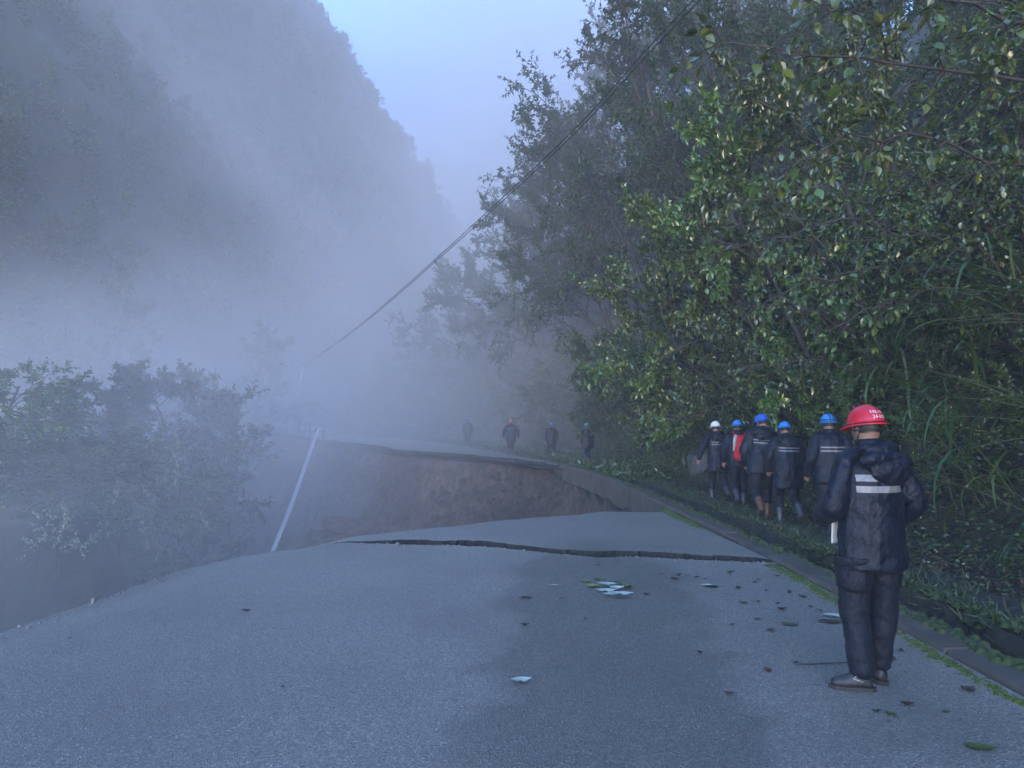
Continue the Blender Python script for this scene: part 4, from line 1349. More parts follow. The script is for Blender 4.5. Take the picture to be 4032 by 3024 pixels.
keep = (mask + g.uniform(-0.5, 0.5, n) > -0.28) & (y < yc(np.full(n, 2.95)) - 0.12) | ((y > yc2(np.full(n, 2.95)) + 0.1) & (y < 15.0) & (g.uniform(0, 1, n) < 0.8))
y, d = y[keep], d[keep]
P = np.stack([xr(y) + d, y, np.where(y > 9.4, -0.03, 0.0)], -1)
cushions('moss', P, g.uniform(0.008, 0.028, len(y)) * np.exp(-np.abs(d + 0.08) * 6), M['moss'], 'bright green moss line along the road edge', 1)
n = 4800
y = 2.5 + 30 * g.uniform(0, 1, n) ** 1.3
d = np.where(g.uniform(0, 1, n) < 0.2, g.uniform(0.2, 0.36, n), 0.83 + np.abs(g.normal(0, 0.14, n)))
P = hill_pt(y, d); P[:, 2] = np.where(d < 0.5, zr(y) + 0.035, P[:, 2] + g.uniform(-0.12, 0.09, n))
cushions('moss', P, g.uniform(0.02, 0.06, n), M['moss_dark'], 'dark moss cushions on the kerb and ditch lip', 2, 0.6)

# ------------------------------------------------------------------ rocks
def rock_mesh(seed, mat, sub=3):
    bm = bmesh.new(); bmesh.ops.create_icosphere(bm, subdivisions=sub, radius=1)
    V = np.array([v.co[:] for v in bm.verts])
    r = 1 + 0.35 * fbm(V * 1.1 + seed * 7, 3, seed) + 0.12 * fbm(V * 3.4 + seed, 3, seed + 2)
    V = V * r[:, None]
    g = np.random.default_rng(seed)
    for _ in range(9):   # knock facets off
        nrm = unit(g.normal(0, 1, 3)); h = g.uniform(0.6, 0.9)
        dd = V @ nrm - h
        V = V - np.where(dd > 0, dd, 0)[:, None] * nrm
    for v, c in zip(bm.verts, V): v.co = c
    me = bpy.data.meshes.new('rock'); bm.to_mesh(me); bm.free()
    me.materials.append(mat)
    me.polygons.foreach_set('use_smooth', np.zeros(len(me.polygons), bool))
    return me
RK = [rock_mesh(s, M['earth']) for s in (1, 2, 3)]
RG = rock_mesh(4, M['rock'], 4)
RC = rock_mesh(5, M['concrete'])
def hit_ground(u, v):
    d = ray(u, v)
    for yy in np.arange(15, 70, 0.1):
        p = np.array([0, 0, CAM_H]) + d * yy / d[1]
        if p[2] < float(valley_z(np.array([p[0]]), np.array([p[1]]))[0]): return p
    return p
for (u, v, sx, sy, sz, k, lab) in [
    (340, 526, 1.0, 0.8, 0.6, 0, 'largest muddy boulder low in the hole beside the hanging rail'),
    (357, 494, 0.5, 0.4, 0.3, 1, 'rounded stone in the red slope left of the boulder'),
    (257, 482, 0.45, 0.4, 0.35, 2, 'pale broken lump of earth on the slope left of the hanging rail'),
    (225, 500, 0.9, 0.6, 0.35, 1, 'flat slab of fallen earth on the slope below the valley trees'),
    (218, 478, 1.0, 0.5, 0.35, 0, 'ledge of soil at the top of the slide below the valley trees'),
    (392, 488, 0.45, 0.4, 0.35, 2, 'stone stuck in the far wall of the hole'),
    (498, 476, 0.40, 0.35, 0.3, 0, 'pale stone jutting under the far road edge'),
    (520, 486, 0.45, 0.3, 0.3, 1, 'stone in the hole wall left of the bare kerb'),
    (548, 474, 0.35, 0.3, 0.25, 2, 'lump of old road base under the end of the kerb'),
    (560, 484, 0.3, 0.3, 0.22, 0, 'small stone beneath the bare kerb'),
    (300, 470, 0.35, 0.3, 0.25, 1, 'small stone close left of the hanging rail'),
    (372, 468, 0.4, 0.3, 0.25, 2, 'stone below the far road edge halfway to the walkers')]:
    p = hit_ground(u, v)
    o = thing('boulder', lab, 'rock', p, G.uniform(0, 6.28), 'stones in the collapsed slope', RK[k])
    o.scale = (sx, sy, sz)
q = hill_pt(np.array(21.6), np.array(2.6))
o = thing('rock', 'bluish grey rock bedded in the bank left of the man in the white helmet', 'rock', (q[0], q[1], q[2] + 0.1), 0.4, data=RG)
o.scale = (0.5, 0.5, 0.55)
# clods crumbling off the broken edge
g = np.random.default_rng(33)
P = []
for _ in range(3000):
    if g.uniform() < 0.5:
        yy = g.uniform(29.5, 50); x = x_far(yy) - abs(g.normal(0, 0.7)) ; pnt = (x, yy - abs(g.normal(0, 0.9)))
    else:
        pnt = (g.uniform(-13, 2.6), g.uniform(17, 44))
    P.append((*pnt, 0))
P = np.array(P); P[:, 2] = valley_z(P[:, 0], P[:, 1])
ins = in_poly(P[:, 0], P[:, 1], POLY)
P = P[ins]
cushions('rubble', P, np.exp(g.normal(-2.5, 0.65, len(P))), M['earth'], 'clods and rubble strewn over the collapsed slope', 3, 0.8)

# ------------------------------------------------------------------ guardrail, torn rail, pole, cable
def wbeam(P, up=None, h=0.31, dpt=0.083, twist=None):
    """W-profile steel beam along P"""
    P = np.asarray(P, float)
    T = np.gradient(P, axis=0); T /= np.linalg.norm(T, axis=1, keepdims=True)
    prof = np.array([(-.5, 0), (-.40, .15), (-.31, 1), (-.17, 1), (-.06, .1), (.06, .1), (.17, 1), (.31, 1), (.40, .15), (.5, 0)])
    V = []
    for i, p in enumerate(P):
        u = np.array([0, 0, 1.0]); s = unit(np.cross(T[i], u)); u = np.cross(s, T[i])
        if twist is not None:
            a = twist[i]
            s, u = s * math.cos(a) + u * math.sin(a), -s * math.sin(a) + u * math.cos(a)
        for side in (0, 1):
            for (hh, dd) in prof:
                V.append(p + u * hh * h + s * (dd * dpt + side * 0.006))
    n = len(P); m = 20
    F = []
    for i in range(n - 1):
        for c in range(9):
            F.append((i * m + c, i * m + c + 1, (i + 1) * m + c + 1, (i + 1) * m + c))
            F.append((i * m + 10 + c + 1, i * m + 10 + c, (i + 1) * m + 10 + c, (i + 1) * m + 10 + c + 1))
        for c in (0, 9):
            F.append((i * m + c, (i + 1) * m + c, (i + 1) * m + 10 + c, i * m + 10 + c))
    return new_mesh('rail', np.array(V), np.array(F), (M['steel'],), False)
def far_edge(y):
    x = x_far(y) + 0.35
    return np.array([x, y, float(zr(y)) + 0.04 * (float(xr(y)) - x)])
gr = thing('guardrail', 'broken steel guardrail at the edge of the far road in the mist', 'guardrail', far_edge(50))
o0 = far_edge(50)
py = np.linspace(49.5, 84, 18)
P = np.array([far_edge(y) + np.array([0, 0, 0.62]) for y in py]) - o0
link('rail', wbeam(P), gr)
for y in np.arange(50.3, 84, 1.75):
    mb = MB(); box(mb, (0, 0, 0.15), (0.13, 0.13, 1.15))
    pm = mb.mesh('post', M['postm'], False)
    pst = link('post', pm, gr); pst.location = far_edge(y) - o0 + np.array([-0.12, 0, 0])
C = [at(320, 427.5, 49.6), at(316, 436, 48.2), at(311, 449, 46.5), at(304, 469, 44), at(297, 489, 41.5), at(288, 514, 39), at(276, 543, 36.5), at(272, 553, 35.8)]
t = np.linspace(0, 1, len(C)); tq = np.linspace(0, 1, 30)
P = np.stack([np.interp(tq, t, np.array(C)[:, c]) for c in range(3)], -1)
P = np.stack([np.convolve(np.pad(P[:, c], 2, 'edge'), np.ones(5) / 5, 'valid') for c in range(3)], -1)
tr = thing('torn_rail', 'long torn guardrail beam hanging down into the hole from the last post', 'guardrail', tuple(P[0]))
half = 11
link('beam', wbeam(P[:half] - P[0], h=0.22, twist=np.linspace(1.0, 1.35, half)), tr)
link('beam', wbeam(P[half - 1:] - P[0] + np.array([0.02, -0.03, 0.0]), h=0.22, twist=np.linspace(1.3, 1.15, 30 - half + 1)), tr)
mb = MB(); 
for q in (0, half - 1): tube(mb, np.array([P[q] - P[0] + np.array([-.15, 0, 0]), P[q] - P[0] + np.array([.15, 0, .02])]), 0.03, 8)
link('bolt', mb.mesh('bolt', M['steel']), tr)

pb, pt = at(290, 424, 64), at(303.5, 366, 61)
up = thing('utility_pole', 'pale leaning utility pole standing in the mist behind the guardrail', 'utility pole', tuple(pb))
mb = MB(); P = np.array([pb - np.array([0, 0, 2.5]), pb, (pb + pt) / 2, pt]) - pb
tube(mb, P, [0.15, 0.14, 0.12, 0.09], 10)
link('shaft', mb.mesh('shaft', simple('pale_concrete', (0.45, 0.45, 0.44), (0.36, 0.36, 0.36), 4, 0.7)), up)
mb = MB(); d = pt - pb
box(mb, d * 0.97, (1.1, 0.08, 0.08)); link('crossarm', mb.mesh('crossarm', M['postm'], False), up)
for s in (-0.45, 0.45):
    mb = MB(); loft(mb, [(s, 0, 0, .02, .02), (s, 0, .05, .045, .045), (s, 0, .08, .03, .03), (s, 0, .11, .045, .045), (s, 0, .15, .02, .02)], 8)
    ins_ = link('insulator', mb.mesh('insulator', M['h_white']), up); ins_.location = d * 0.97 + np.array([0, 0, 0.04])
A = pt.copy(); B1 = at(361, 324, 36); B2 = at(512, 189, 14.5); B3 = at(694, -1, 7.6)
ts = np.array([0, .25, .6, 1.0])
E = B3 + (B3 - B2) * 1.3
q = np.array([A, B1, B2, B3, E])
def catm(q, n=14):
    q = np.concatenate([[2 * q[0] - q[1]], q, [2 * q[-1] - q[-2]]]); out = []
    for i in range(1, len(q) - 2):
        for t in np.linspace(0, 1, n, endpoint=False):
            out.append(0.5 * (2 * q[i] + (q[i + 1] - q[i - 1]) * t + (2 * q[i - 1] - 5 * q[i] + 4 * q[i + 1] - q[i + 2]) * t * t + (-q[i - 1] + 3 * q[i] - 3 * q[i + 1] + q[i + 2]) * t ** 3))
    out.append(q[-2]); return np.array(out)
CP = catm(q)
cab = thing('overhead_cable', 'twin black overhead cable slanting down across the hillside into the mist', 'cable', tuple(A))
for s in (0, 1):
    mb = MB(); tube(mb, CP - A + np.array([0.02 * s, 0, -0.05 * s]), np.interp(CP[:, 1], [0, 12, 60], [0.0045, 0.0075, 0.015]), 6)
    link('strand', mb.mesh('strand', M['cablem']), cab)
mb = MB()
for k in range(6, len(CP), 5):
    box(mb, CP[k] - A + np.array([.01, 0, -.025]), (0.02, 0.02, 0.07))
link('spacer', mb.mesh('spacer', M['cablem'], False), cab)

# ------------------------------------------------------------------ people
def bend_fn(lean, zc=0.93, side=0.0):
    def f(p):
        p = np.array(p, float)
        one = p.ndim == 1
        p = np.atleast_2d(p)
        w = sstep(zc - 0.18, zc + 0.12, p[:, 2])
        a = -lean * w
        b = side * w
        y, z = p[:, 1], p[:, 2] - zc
        Y = y * np.cos(a) - z * np.sin(a); Zz = y * np.sin(a) + z * np.cos(a)
        x = p[:, 0]
        X = x * np.cos(b) + Zz * np.sin(b); Z2 = -x * np.sin(b) + Zz * np.cos(b)
        o = np.stack([X, Y, Z2 + zc], -1)
        return o[0] if one else o
    return f

def limb(mb, pts, rad, seg=14, n=5):
    """smooth tapered chain with rounded ends"""
    P = catm(np.array(pts, float), n)
    r = np.interp(np.linspace(0, 1, len(P)), np.linspace(0, 1, len(rad)), rad)
    d0 = unit(P[0] - P[1]); d1 = unit(P[-1] - P[-2])
    P = np.concatenate([[P[0] + d0 * r[0] * 0.5], P, [P[-1] + d1 * r[-1] * 0.5]])
    r = np.concatenate([[r[0] * 0.6], r, [r[-1] * 0.6]])
    tube(mb, P, r, seg)

def wrinkle(me, amp, sc, seed, stretch=(1, 1, 0.55), ridge=True):
    V, N = get_co(me), get_no(me)
    q = V * np.array(stretch) * sc
    w = fbm(q + seed, 3, seed)
    f = (1 - 2 * np.abs(w)) if ridge else w
    f2 = fbm(q * 0.45 + 3.1 * seed, 2, seed + 5)
    set_co(me, V + N * (amp * (0.6 * f + 0.9 * f2 - 0.25))[:, None])

def project(me, us, vs, fn, off=0.004, dirv=(0, 1, 0), mat=None, name='patch', thick=0.003):
    """lay a strip on a garment: fn(u,v)->ray origin in the person's own frame"""
    V = get_co(me)
    F = [tuple(p.vertices) for p in me.polygons]
    bvh = BVHTree.FromPolygons([tuple(v) for v in V], F)
    G_ = np.full((len(us), len(vs), 3), np.nan)
    dv_ = Vector(dirv).normalized()
    for i, u in enumerate(us):
        for j, v in enumerate(vs):
            o = Vector(fn(u, v))
            h = bvh.ray_cast(o, dv_)
            if h[0] is not None:
                G_[i, j] = np.array(h[0]) - np.array(dv_) * off
    ok = ~np.isnan(G_[..., 0])
    idx = -np.ones(ok.shape, int); idx[ok] = np.arange(ok.sum())
    F = []
    for i in range(len(us) - 1):
        for j in range(len(vs) - 1):
            q = [idx[i, j], idx[i + 1, j], idx[i + 1, j + 1], idx[i, j + 1]]
            if min(q) >= 0 and max(abs(G_[i, j, 1] - G_[i + 1, j, 1]), abs(G_[i, j, 1] - G_[i, j + 1, 1])) < 0.05: F.append(q)
    if not F: return None
    return new_mesh(name, G_[ok], np.array(F), (mat,), True)

def hand(mb, wrist, dirv, side, palm_n, s=1.0, curl=0.7):
    """palm and five bent fingers"""
    d = unit(np.array(dirv, float)); n = unit(np.array(palm_n, float)); n = unit(n - d * np.dot(n, d)); w = np.cross(d, n) * side
    wrist = np.array(wrist, float)
    for k in np.linspace(-0.026, 0.026, 4):
        limb(mb, [wrist + w * k * 0.6, wrist + d * 0.045 * s + w * k * 0.9, wrist + d * 0.085 * s + w * k], [0.016 * s, 0.0165 * s, 0.014 * s], 8, 3)
    for k, (off, L) in enumerate(zip((-0.03, -0.010, 0.010, 0.029), (0.068, 0.078, 0.072, 0.055))):
        b = wrist + d * 0.085 * s + w * off
        a1, a2 = curl * 0.6, curl * 1.4
        d1 = d * math.cos(a1) + n * math.sin(a1); d2 = d * math.cos(a2) + n * math.sin(a2)
        limb(mb, [b, b + d1 * L * 0.45, b + d1 * L * 0.45 + d2 * L * 0.4, b + d1 * L * 0.45 + d2 * L * 0.6], [0.0088 * s, 0.0085 * s, 0.0078 * s, 0.006 * s], 8, 3)
    b = wrist + d * 0.025 * s - w * 0.024
    limb(mb, [b, b + (d * 0.5 - w * 0.7 + n * 0.4) * 0.038, b + (d * 0.9 - w * 0.65 + n * 0.7) * 0.055], [0.012 * s, 0.0105 * s, 0.008 * s], 8, 3)

def helmet_parts(par, Mh, col, strap=True, bands=False, text=None, smooth=True):
    """hard hat in the head's frame: shell with three ridges, brim and peak, chin strap"""
    def W(V): return (np.asarray(V) @ Mh[:3, :3].T) + Mh[:3, 3]
    nt, na = 18, 64
    th = np.linspace(0.001, PI / 2 * 1.02, nt)
    a = np.arange(na) / na * 2 * PI
    A_, B_, C_ = 0.103, 0.126, 0.128
    X = np.sin(th)[:, None] * np.cos(a)[None]; Y = np.sin(th)[:, None] * np.sin(a)[None]; Zq = np.cos(th)[:, None] * np.ones(na)[None]
    def rg(x, c, w): return np.exp(-((x - c) / w) ** 2)
    ridge = (0.030 * rg(X, 0, 0.16) + 0.020 * (rg(X, 0.42, 0.10) + rg(X, -0.42, 0.10))) * sstep(0.12, 0.42, Zq)
    q = 1 + ridge
    zz = C_ * Zq ** 0.92 * q
    V = np.stack([A_ * X * q, B_ * Y * q, zz], -1)
    F = grid_faces(nt, na)
    ii = np.arange(nt - 1)
    Fw = np.stack([ii * na + na - 1, (ii + 1) * na + na - 1, (ii + 1) * na, ii * na], -1)
    me = new_mesh('helmet', W(V.reshape(-1, 3)), np.concatenate([F, Fw]), (col,), True)
    h = link('helmet', me, par)
    # brim
    ang = a
    pk = np.maximum(np.sin(ang), 0) ** 2
    prof = [(0.0, 0.006), (0.013, 0.0), (0.016, -0.006), (0.012, -0.010), (-0.004, -0.006)]
    RR = []
    for (o_, z_) in prof:
        e = o_ + (0.042 * pk if o_ > 0.01 else 0)
        RR.append(np.stack([(A_ + e) * np.cos(ang), (B_ + e) * np.sin(ang), np.full(na, z_) - 0.014 * pk * (o_ > 0.01)], -1))
    V = np.array(RR); k = len(RR)
    i, j = np.meshgrid(np.arange(k), np.arange(na), indexing='ij')
    F = np.stack([i * na + j, i * na + (j + 1) % na, ((i + 1) % k) * na + (j + 1) % na, ((i + 1) % k) * na + j], -1).reshape(-1, 4)
    link('brim', new_mesh('brim', W(V.reshape(-1, 3)), F, (col,), True), h)
    if strap:
        mb = MB()
        for s in (-1, 1):
            for y0 in (-0.05, 0.035):
                tube(mb, W(np.array([(s * 0.095, y0, -0.01), (s * 0.088, 0.0 + y0 * .5, -0.075), (s * 0.070, 0.03, -0.125), (s * 0.02, 0.055, -0.165)])), 0.0045, 6)
        tube(mb, W(np.array([(-.02, .055, -.165), (.02, .055, -.165)])), 0.0045, 6)
        # head band and nape strap
        aa = np.linspace(PI * 1.0, PI * 2.0, 15)
        tube(mb, W(np.stack([0.094 * np.cos(aa), 0.108 * np.sin(aa), np.full(15, -0.035)], -1)), 0.007, 6)
        link('chin_strap', mb.mesh('chin_strap', M['band']), h)
    if bands:
        mb = MB()
        for x0 in (-0.022, 0.022):
            tq = np.linspace(-1.45, 1.45, 17)
            tube(mb, W(np.stack([np.full(17, x0), (B_ + 0.006) * np.sin(tq), (C_ + 0.009) * np.cos(tq)], -1)), 0.007, 6)
        aa = np.linspace(0, 2 * PI, 33)
        tube(mb, W(np.stack([(A_ + .006) * np.cos(aa), (B_ + .006) * np.sin(aa), np.full(33, 0.035)], -1)), 0.007, 6, False)
        link('lamp_strap', mb.mesh('lamp_strap', M['band']), h)
        mb = MB(); ball(mb, W([[0, B_ + 0.02, 0.04]])[0], 0.028); link('headlamp', mb.mesh('headlamp', M['band']), h)
    if text:
        # number printed on the back of the shell, with a row of small characters above it
        cu = bpy.data.curves.new('number', 'FONT'); cu.body = text; cu.size = 0.032; cu.align_x = 'CENTER'; cu.resolution_u = 2
        cu.space_character = 1.1
        to = bpy.data.objects.new('number', cu); COL.objects.link(to)
        dg = bpy.context.evaluated_depsgraph_get(); tm = bpy.data.meshes.new_from_object(to.evaluated_get(dg)); bpy.data.objects.remove(to)
        bm = bmesh.new(); bm.from_mesh(tm)
        bmesh.ops.subdivide_edges(bm, edges=[e for e in bm.edges if e.calc_length() > 0.006], cuts=2)
        bmesh.ops.triangulate(bm, faces=bm.faces)
        # small characters: a few strokes each (too blurred in the photo to read)
        gg = np.random.default_rng(3)
        for c in range(7):
            x0 = -0.054 + c * 0.018
            for (cx, cy, w, hh) in [(0, 0.010, .013, .0022), (0, 0.004, .011, .0022), (0, -0.003, .013, .0022), (gg.uniform(-.004, .004), 0.004, .0022, .016), (gg.uniform(-.005, .005), 0.0, .0022, .010)]:
                vs_ = [bm.verts.new((x0 + cx + sx * w / 2, 0.040 + cy + sy * hh / 2, 0)) for sx, sy in ((-1, -1), (1, -1), (1, 1), (-1, 1))]
                bm.faces.new(vs_)
        bm.to_mesh(tm); bm.free()
        V = get_co(tm)
        phi = -PI / 2 + 0.03 + V[:, 0] / 0.115
        z = 0.030 + V[:, 1]
        c = np.clip(z / C_, 0, 0.98) ** (1 / 0.92)
        s = np.sqrt(1 - c * c)
        x = s * np.cos(phi); y = s * np.sin(phi)
        q = 1 + (0.030 * rg(x, 0, 0.16) + 0.020 * (rg(x, 0.42, 0.10) + rg(x, -0.42, 0.10))) * sstep(0.12, 0.42, c) + 0.012
        set_co(tm, W(np.stack([A_ * x * q, B_ * y * q, z], -1)))
        tm.materials.clear(); tm.materials.append(M['print'])
        link('number_print', tm, h)
    return h

def make_person(label, loc, yaw, H=1.72, lean=0.05, side=0.0, head_yaw=0.0, head_pitch=0.0, legs=None, arms=None, helmet='h_blue', boots='boot_dark', voxel=0.014, hood=True, stripe=(1.275, 1.205), bands=False, strap=True, text=None, jl=0.70, tuck=True, fat=1.0, knee=None, stripes=True, stripe_w=0.019, seed=1, hood_shift=0.0, detail=True, group=None):
    o = thing('person', label, 'person', loc, yaw, group)
    sc = H / 1.72
    o.scale = (sc, sc, sc)
    B = bend_fn(lean, 0.93, side)
    hipL, hipR = np.array([-.095, 0, .90]), np.array([.095, 0, .90])
    lg = dict(kL=(-.11, .03, .49), aL=(-.11, -.02, .09), fL=(R(12), 0), kR=(.11, .03, .49), aR=(.11, -.02, .09), fR=(R(-12), 0))
    lg.update(legs or {})
    ar = dict(eL=(-.27, -.04, 1.13), wL=(-.27, .07, .90), eR=(.27, -.04, 1.13), wR=(.27, .07, .90))
    ar.update(arms or {})
    shL, shR = B((-.172 * fat, -.005, 1.395)), B((.172 * fat, -.005, 1.395))
    eL, wL, eR, wR = (B(ar[k]) for k in ('eL', 'wL', 'eR', 'wR'))
    neck = B((0, -0.005, 1.47)); hd = B((0, 0.015, 1.60))
    # head frame
    Rh = rotm('Z', head_yaw) @ rotm('X', -head_pitch)
    Mh = np.eye(4); Mh[:3, :3] = Rh; Mh[:3, 3] = hd
    def HW(p): return Rh @ np.asarray(p, float) + hd
    # --- body: one continuous surface
    mb = MB()
    loft(mb, [np.array([HW((x * math.cos(a), y * math.sin(a) + dy, z)) for a in np.arange(18) / 18 * 2 * PI]) for (z, x, y, dy) in
              [(-.128, .030, .035, .055), (-.115, .048, .062, .035), (-.085, .060, .082, .012), (-.04, .069, .092, 0), (.01, .074, .096, -.004), (.05, .073, .094, -.006), (.085, .060, .078, -.006), (.112, .032, .042, -.006)]], 18)
    limb(mb, [HW((0, 0.094, 0.005)), HW((0, .108, -.02)), HW((0, .112, -.036))], [.009, .012, .014], 8)                 # nose
    limb(mb, [HW((-.022, .090, -.072)), HW((0, .097, -.072)), HW((.022, .090, -.072))], [.006, .008, .006], 8)            # lips
    limb(mb, [HW((-.045, .082, .022)), HW((0, .094, .022)), HW((.045, .082, .022))], [.008, .009, .008], 8)               # brow
    for s in (-1, 1):
        ball(mb, HW((s * .077, -.008, -.02)), (.010, .020, .033), 10, 8, Rh @ rotm('Z', s * 0.35))                        # ears
    limb(mb, [B((0, -.02, 1.38)), neck, HW((0, -.018, -.06))], [.068, .058, .060])
    rings = [(0, 0, .86, .155, .11), (0, 0, .95, .15, .11), (0, 0, 1.05, .135, .10), (0, 0, 1.2, .155, .11), (0, 0, 1.33, .165, .105), (0, -.005, 1.42, .12, .08)]
    aa = np.arange(18) / 18 * 2 * PI
    loft(mb, [B(np.stack([r[3] * np.cos(aa), r[1] + r[4] * np.sin(aa), np.full(18, r[2])], -1)) for r in rings], 18)
    for (sh, e, w) in ((shL, eL, wL), (shR, eR, wR)):
        limb(mb, [sh, (sh + e) / 2, e, (e + w) / 2, w], [.055, .048, .040, .036, .027], 12)
        hdv = unit(w - e)
        s = -1 if sh is shL else 1
        hand(mb, w + hdv * 0.005, hdv, s, (-s * 0.6, 0.7, 0.1))
    for hip, kn, an, ft in ((hipL, lg['kL'], lg['aL'], lg['fL']), (hipR, lg['kR'], lg['aR'], lg['fR'])):
        limb(mb, [hip, (hip + np.array(kn)) / 2, kn, (np.array(kn) * 0.6 + np.array(an) * 0.4), an], [.085, .075, .055, .055, .038], 12)
    link('body', remeshed('body', mb, (0.0085 if text else 0.0115) if detail else 0.022, M['skin'], 2), o)
    for s in (-1, 1):
        mb = MB(); ball(mb, HW((s * .031, .083, .002)), .0115, 8, 6); link('eye', mb.mesh('eye', M['eye']), o)
    # hair under the helmet
    mb = MB()
    th = np.linspace(0.05, PI * 0.60, 10); al = np.linspace(PI * 0.98, PI * 2.02, 22)
    V = np.stack([np.sin(th)[:, None] * np.cos(al)[None] * .082, np.sin(th)[:, None] * np.sin(al)[None] * .106 - .002, np.cos(th)[:, None] * np.ones(22)[None] * .118], -1)
    V[..., 2] = np.maximum(V[..., 2], -0.058)
    V = V.reshape(-1, 3)
    hm = new_mesh('hair', V @ Rh.T + hd, grid_faces(10, 22), (M['hair'],), True)
    link('hair', hm, o)
    # --- trousers
    mb = MB()
    trm = M['trousers']
    loft(mb, [np.stack([.155 * f_ * np.cos(aa), .118 * f_ * np.sin(aa), np.full(18, z)], -1) for z, f_ in ((.80, .92), (.86, 1.0), (.95, 1.0), (1.03, .95))], 18)
    ends = {}
    for nm, hip, kn, an in (('L', hipL, lg['kL'], lg['aL']), ('R', hipR, lg['kR'], lg['aR'])):
        kn = np.array(kn, float); an = np.array(an, float)
        end = an + (kn - an) * (0.50 if tuck else 0.04)
        ends[nm] = end
        limb(mb, [hip + np.array([0, 0, -.02]), (hip + kn) / 2, kn, (kn + end) / 2, end], [.108, .098, .084, .078, .074 if tuck else .070], 14)
    tm = remeshed('trousers', mb, voxel, trm, 3)
    wrinkle(tm, 0.013, 9, seed + 3, (1, 1, 0.9))
    wrinkle(tm, 0.008, 20, seed + 4, (0.8, 0.8, 1.2))
    tro = link('trousers', tm, o)
    # --- boots / shoes
    for nm, kn, an, (fy, fp) in (('L', lg['kL'], lg['aL'], lg['fL']), ('R', lg['kR'], lg['aR'], lg['fR'])):
        kn, an = np.array(kn, float), np.array(an, float)
        mb = MB()
        Rf = rotm('Z', fy) @ rotm('X', fp)
        f = lambda p: an + Rf @ np.array(p, float)
        limb(mb, [f((0, -.035, -.045)), f((0, .03, -.04)), f((0, .10, -.048)), f((0, .165, -.056))], [.040, .043, .045, .032], 12)
        limb(mb, [f((0, -.02, -.03)), f((0, .02, -.012)), f((0, .09, -.035))], [.042, .042, .036], 12)
        shaft = (kn - an) * (0.55 if tuck else 0.16)
        limb(mb, [f((0, -.012, -.03)), an + shaft * 0.5, an + shaft], [.045, .052, .066] if tuck else [.042, .045, .047], 12)
        bme = remeshed('boot', mb, max(0.009, voxel * 0.7), M[boots[0] if isinstance(boots, tuple) else boots] if nm == 'L' else M[boots[1] if isinstance(boots, tuple) else boots], 3)
        V = get_co(bme)
        loc_ = (V - an) @ Rf
        loc_[:, 2] = np.maximum(loc_[:, 2], -0.086)
        set_co(bme, loc_ @ Rf.T + an)
        b = link('boot' if tuck else 'shoe', bme, o)
        if detail:
            mb = MB()
            out = [(-.036, -.05), (-.042, .02), (-.05, .09), (-.038, .165), (0, .198), (.038, .165), (.05, .09), (.042, .02), (.036, -.05), (0, -.078)]
            top = np.array([f((x, y, -.066)) for x, y in out]); bot = np.array([f((x * 1.03, y, -.090)) for x, y in out])
            loft(mb, [bot, top], 10)
            link('sole', mb.mesh('sole', M['sole'], False), b)
            if text:
                mb = MB()
                tube(mb, np.array([f((-.047, .005, -.028)), f((-.050, .06, -.012)), f((-.040, .02, .022)), f((0, .03, .045)), f((.040, .02, .022)), f((.050, .06, -.012)), f((.047, .005, -.028))]), 0.0028, 5)
                link('piping', mb.mesh('piping', M['print']), b)
    # --- jacket
    mb = MB()
    jr = [(jl, .245, .175, 0), (jl + .06, .245, .175, 0), (.88, .232, .165, 0), (1.0, .222, .158, 0), (1.15, .222, .155, -.005), (1.28, .222, .15, -.012), (1.36, .190, .132, -.015), (1.42, .138, .11, -.015), (1.465, .095, .09, -.01), (1.515, .082, .085, -.004), (1.53, .075, .078, -.002)]
    loft(mb, [B(np.stack([r[1] * fat * np.cos(aa), r[3] + r[2] * fat * np.sin(aa), np.full(18, r[0])], -1)) for r in jr], 18)
    for (sh, e, w, s) in ((shL, eL, wL, -1), (shR, eR, wR, 1)):
        inn = B((s * .09, -.01, 1.40))
        limb(mb, [inn, sh, (sh + e) / 2, e, (e + w) / 2, w + unit(w - e) * 0.015], np.array([.075, .084, .086, .082, .074, .060]) * (0.9 if text else 0.95), 14)
    jm = remeshed('jacket', mb, voxel, M['jacket'], 4)
    wrinkle(jm, 0.017, 8.0, seed, (1, 1, 0.32))
    wrinkle(jm, 0.013, 15, seed + 11, (0.8, 0.8, 1.0))
    # lower hem stays level
    jk = link('jacket', jm, o)
    if stripes:
        for zc_ in stripe:
            hw = stripe_w / 2
            us = np.linspace(-.165 * fat, .165 * fat, 40); vs = np.linspace(zc_ - hw, zc_ + hw, 6)
            sm = project(jm, us, vs, lambda u, v: tuple(B((u, -.9 if abs(lean) < .25 else -.7, v)) if False else (B((u, -.16, v)) + np.array([0, -.5, 0]))), 0.006, mat=M['tape'], name='reflective_stripe')
            if sm: link('reflective_stripe', sm, jk)
    if hood:
        mb = MB()
        hs = hood_shift
        ball(mb, B((hs, -.135, 1.385)), (.185, .050, .075), 16, 10, rotm('X', 0.5 - lean) @ rotm('Y', 0.08))
        ball(mb, B((hs * 1.3 + .01, -.155, 1.325)), (.135, .036, .080), 16, 10, rotm('X', 0.25 - lean))
        limb(mb, [B((-.115, -.02, 1.45)), B((-.085 + hs * .3, -.105, 1.465)), B((hs * .5, -.125, 1.465)), B((.085 + hs * .3, -.105, 1.465)), B((.115, -.02, 1.45))], [.035, .045, .048, .045, .035], 10)
        hmesh = remeshed('hood', mb, voxel * 0.9, M['jacket'], 3)
        wrinkle(hmesh, 0.016, 8.5, seed + 21, (1, 1, 1))
        wrinkle(hmesh, 0.010, 20, seed + 22, (1, 1, 1))
        link('hood', hmesh, jk)
    # --- helmet
    Mh2 = Mh.copy(); Mh2[:3, 3] = HW((0, -0.004, 0.018))
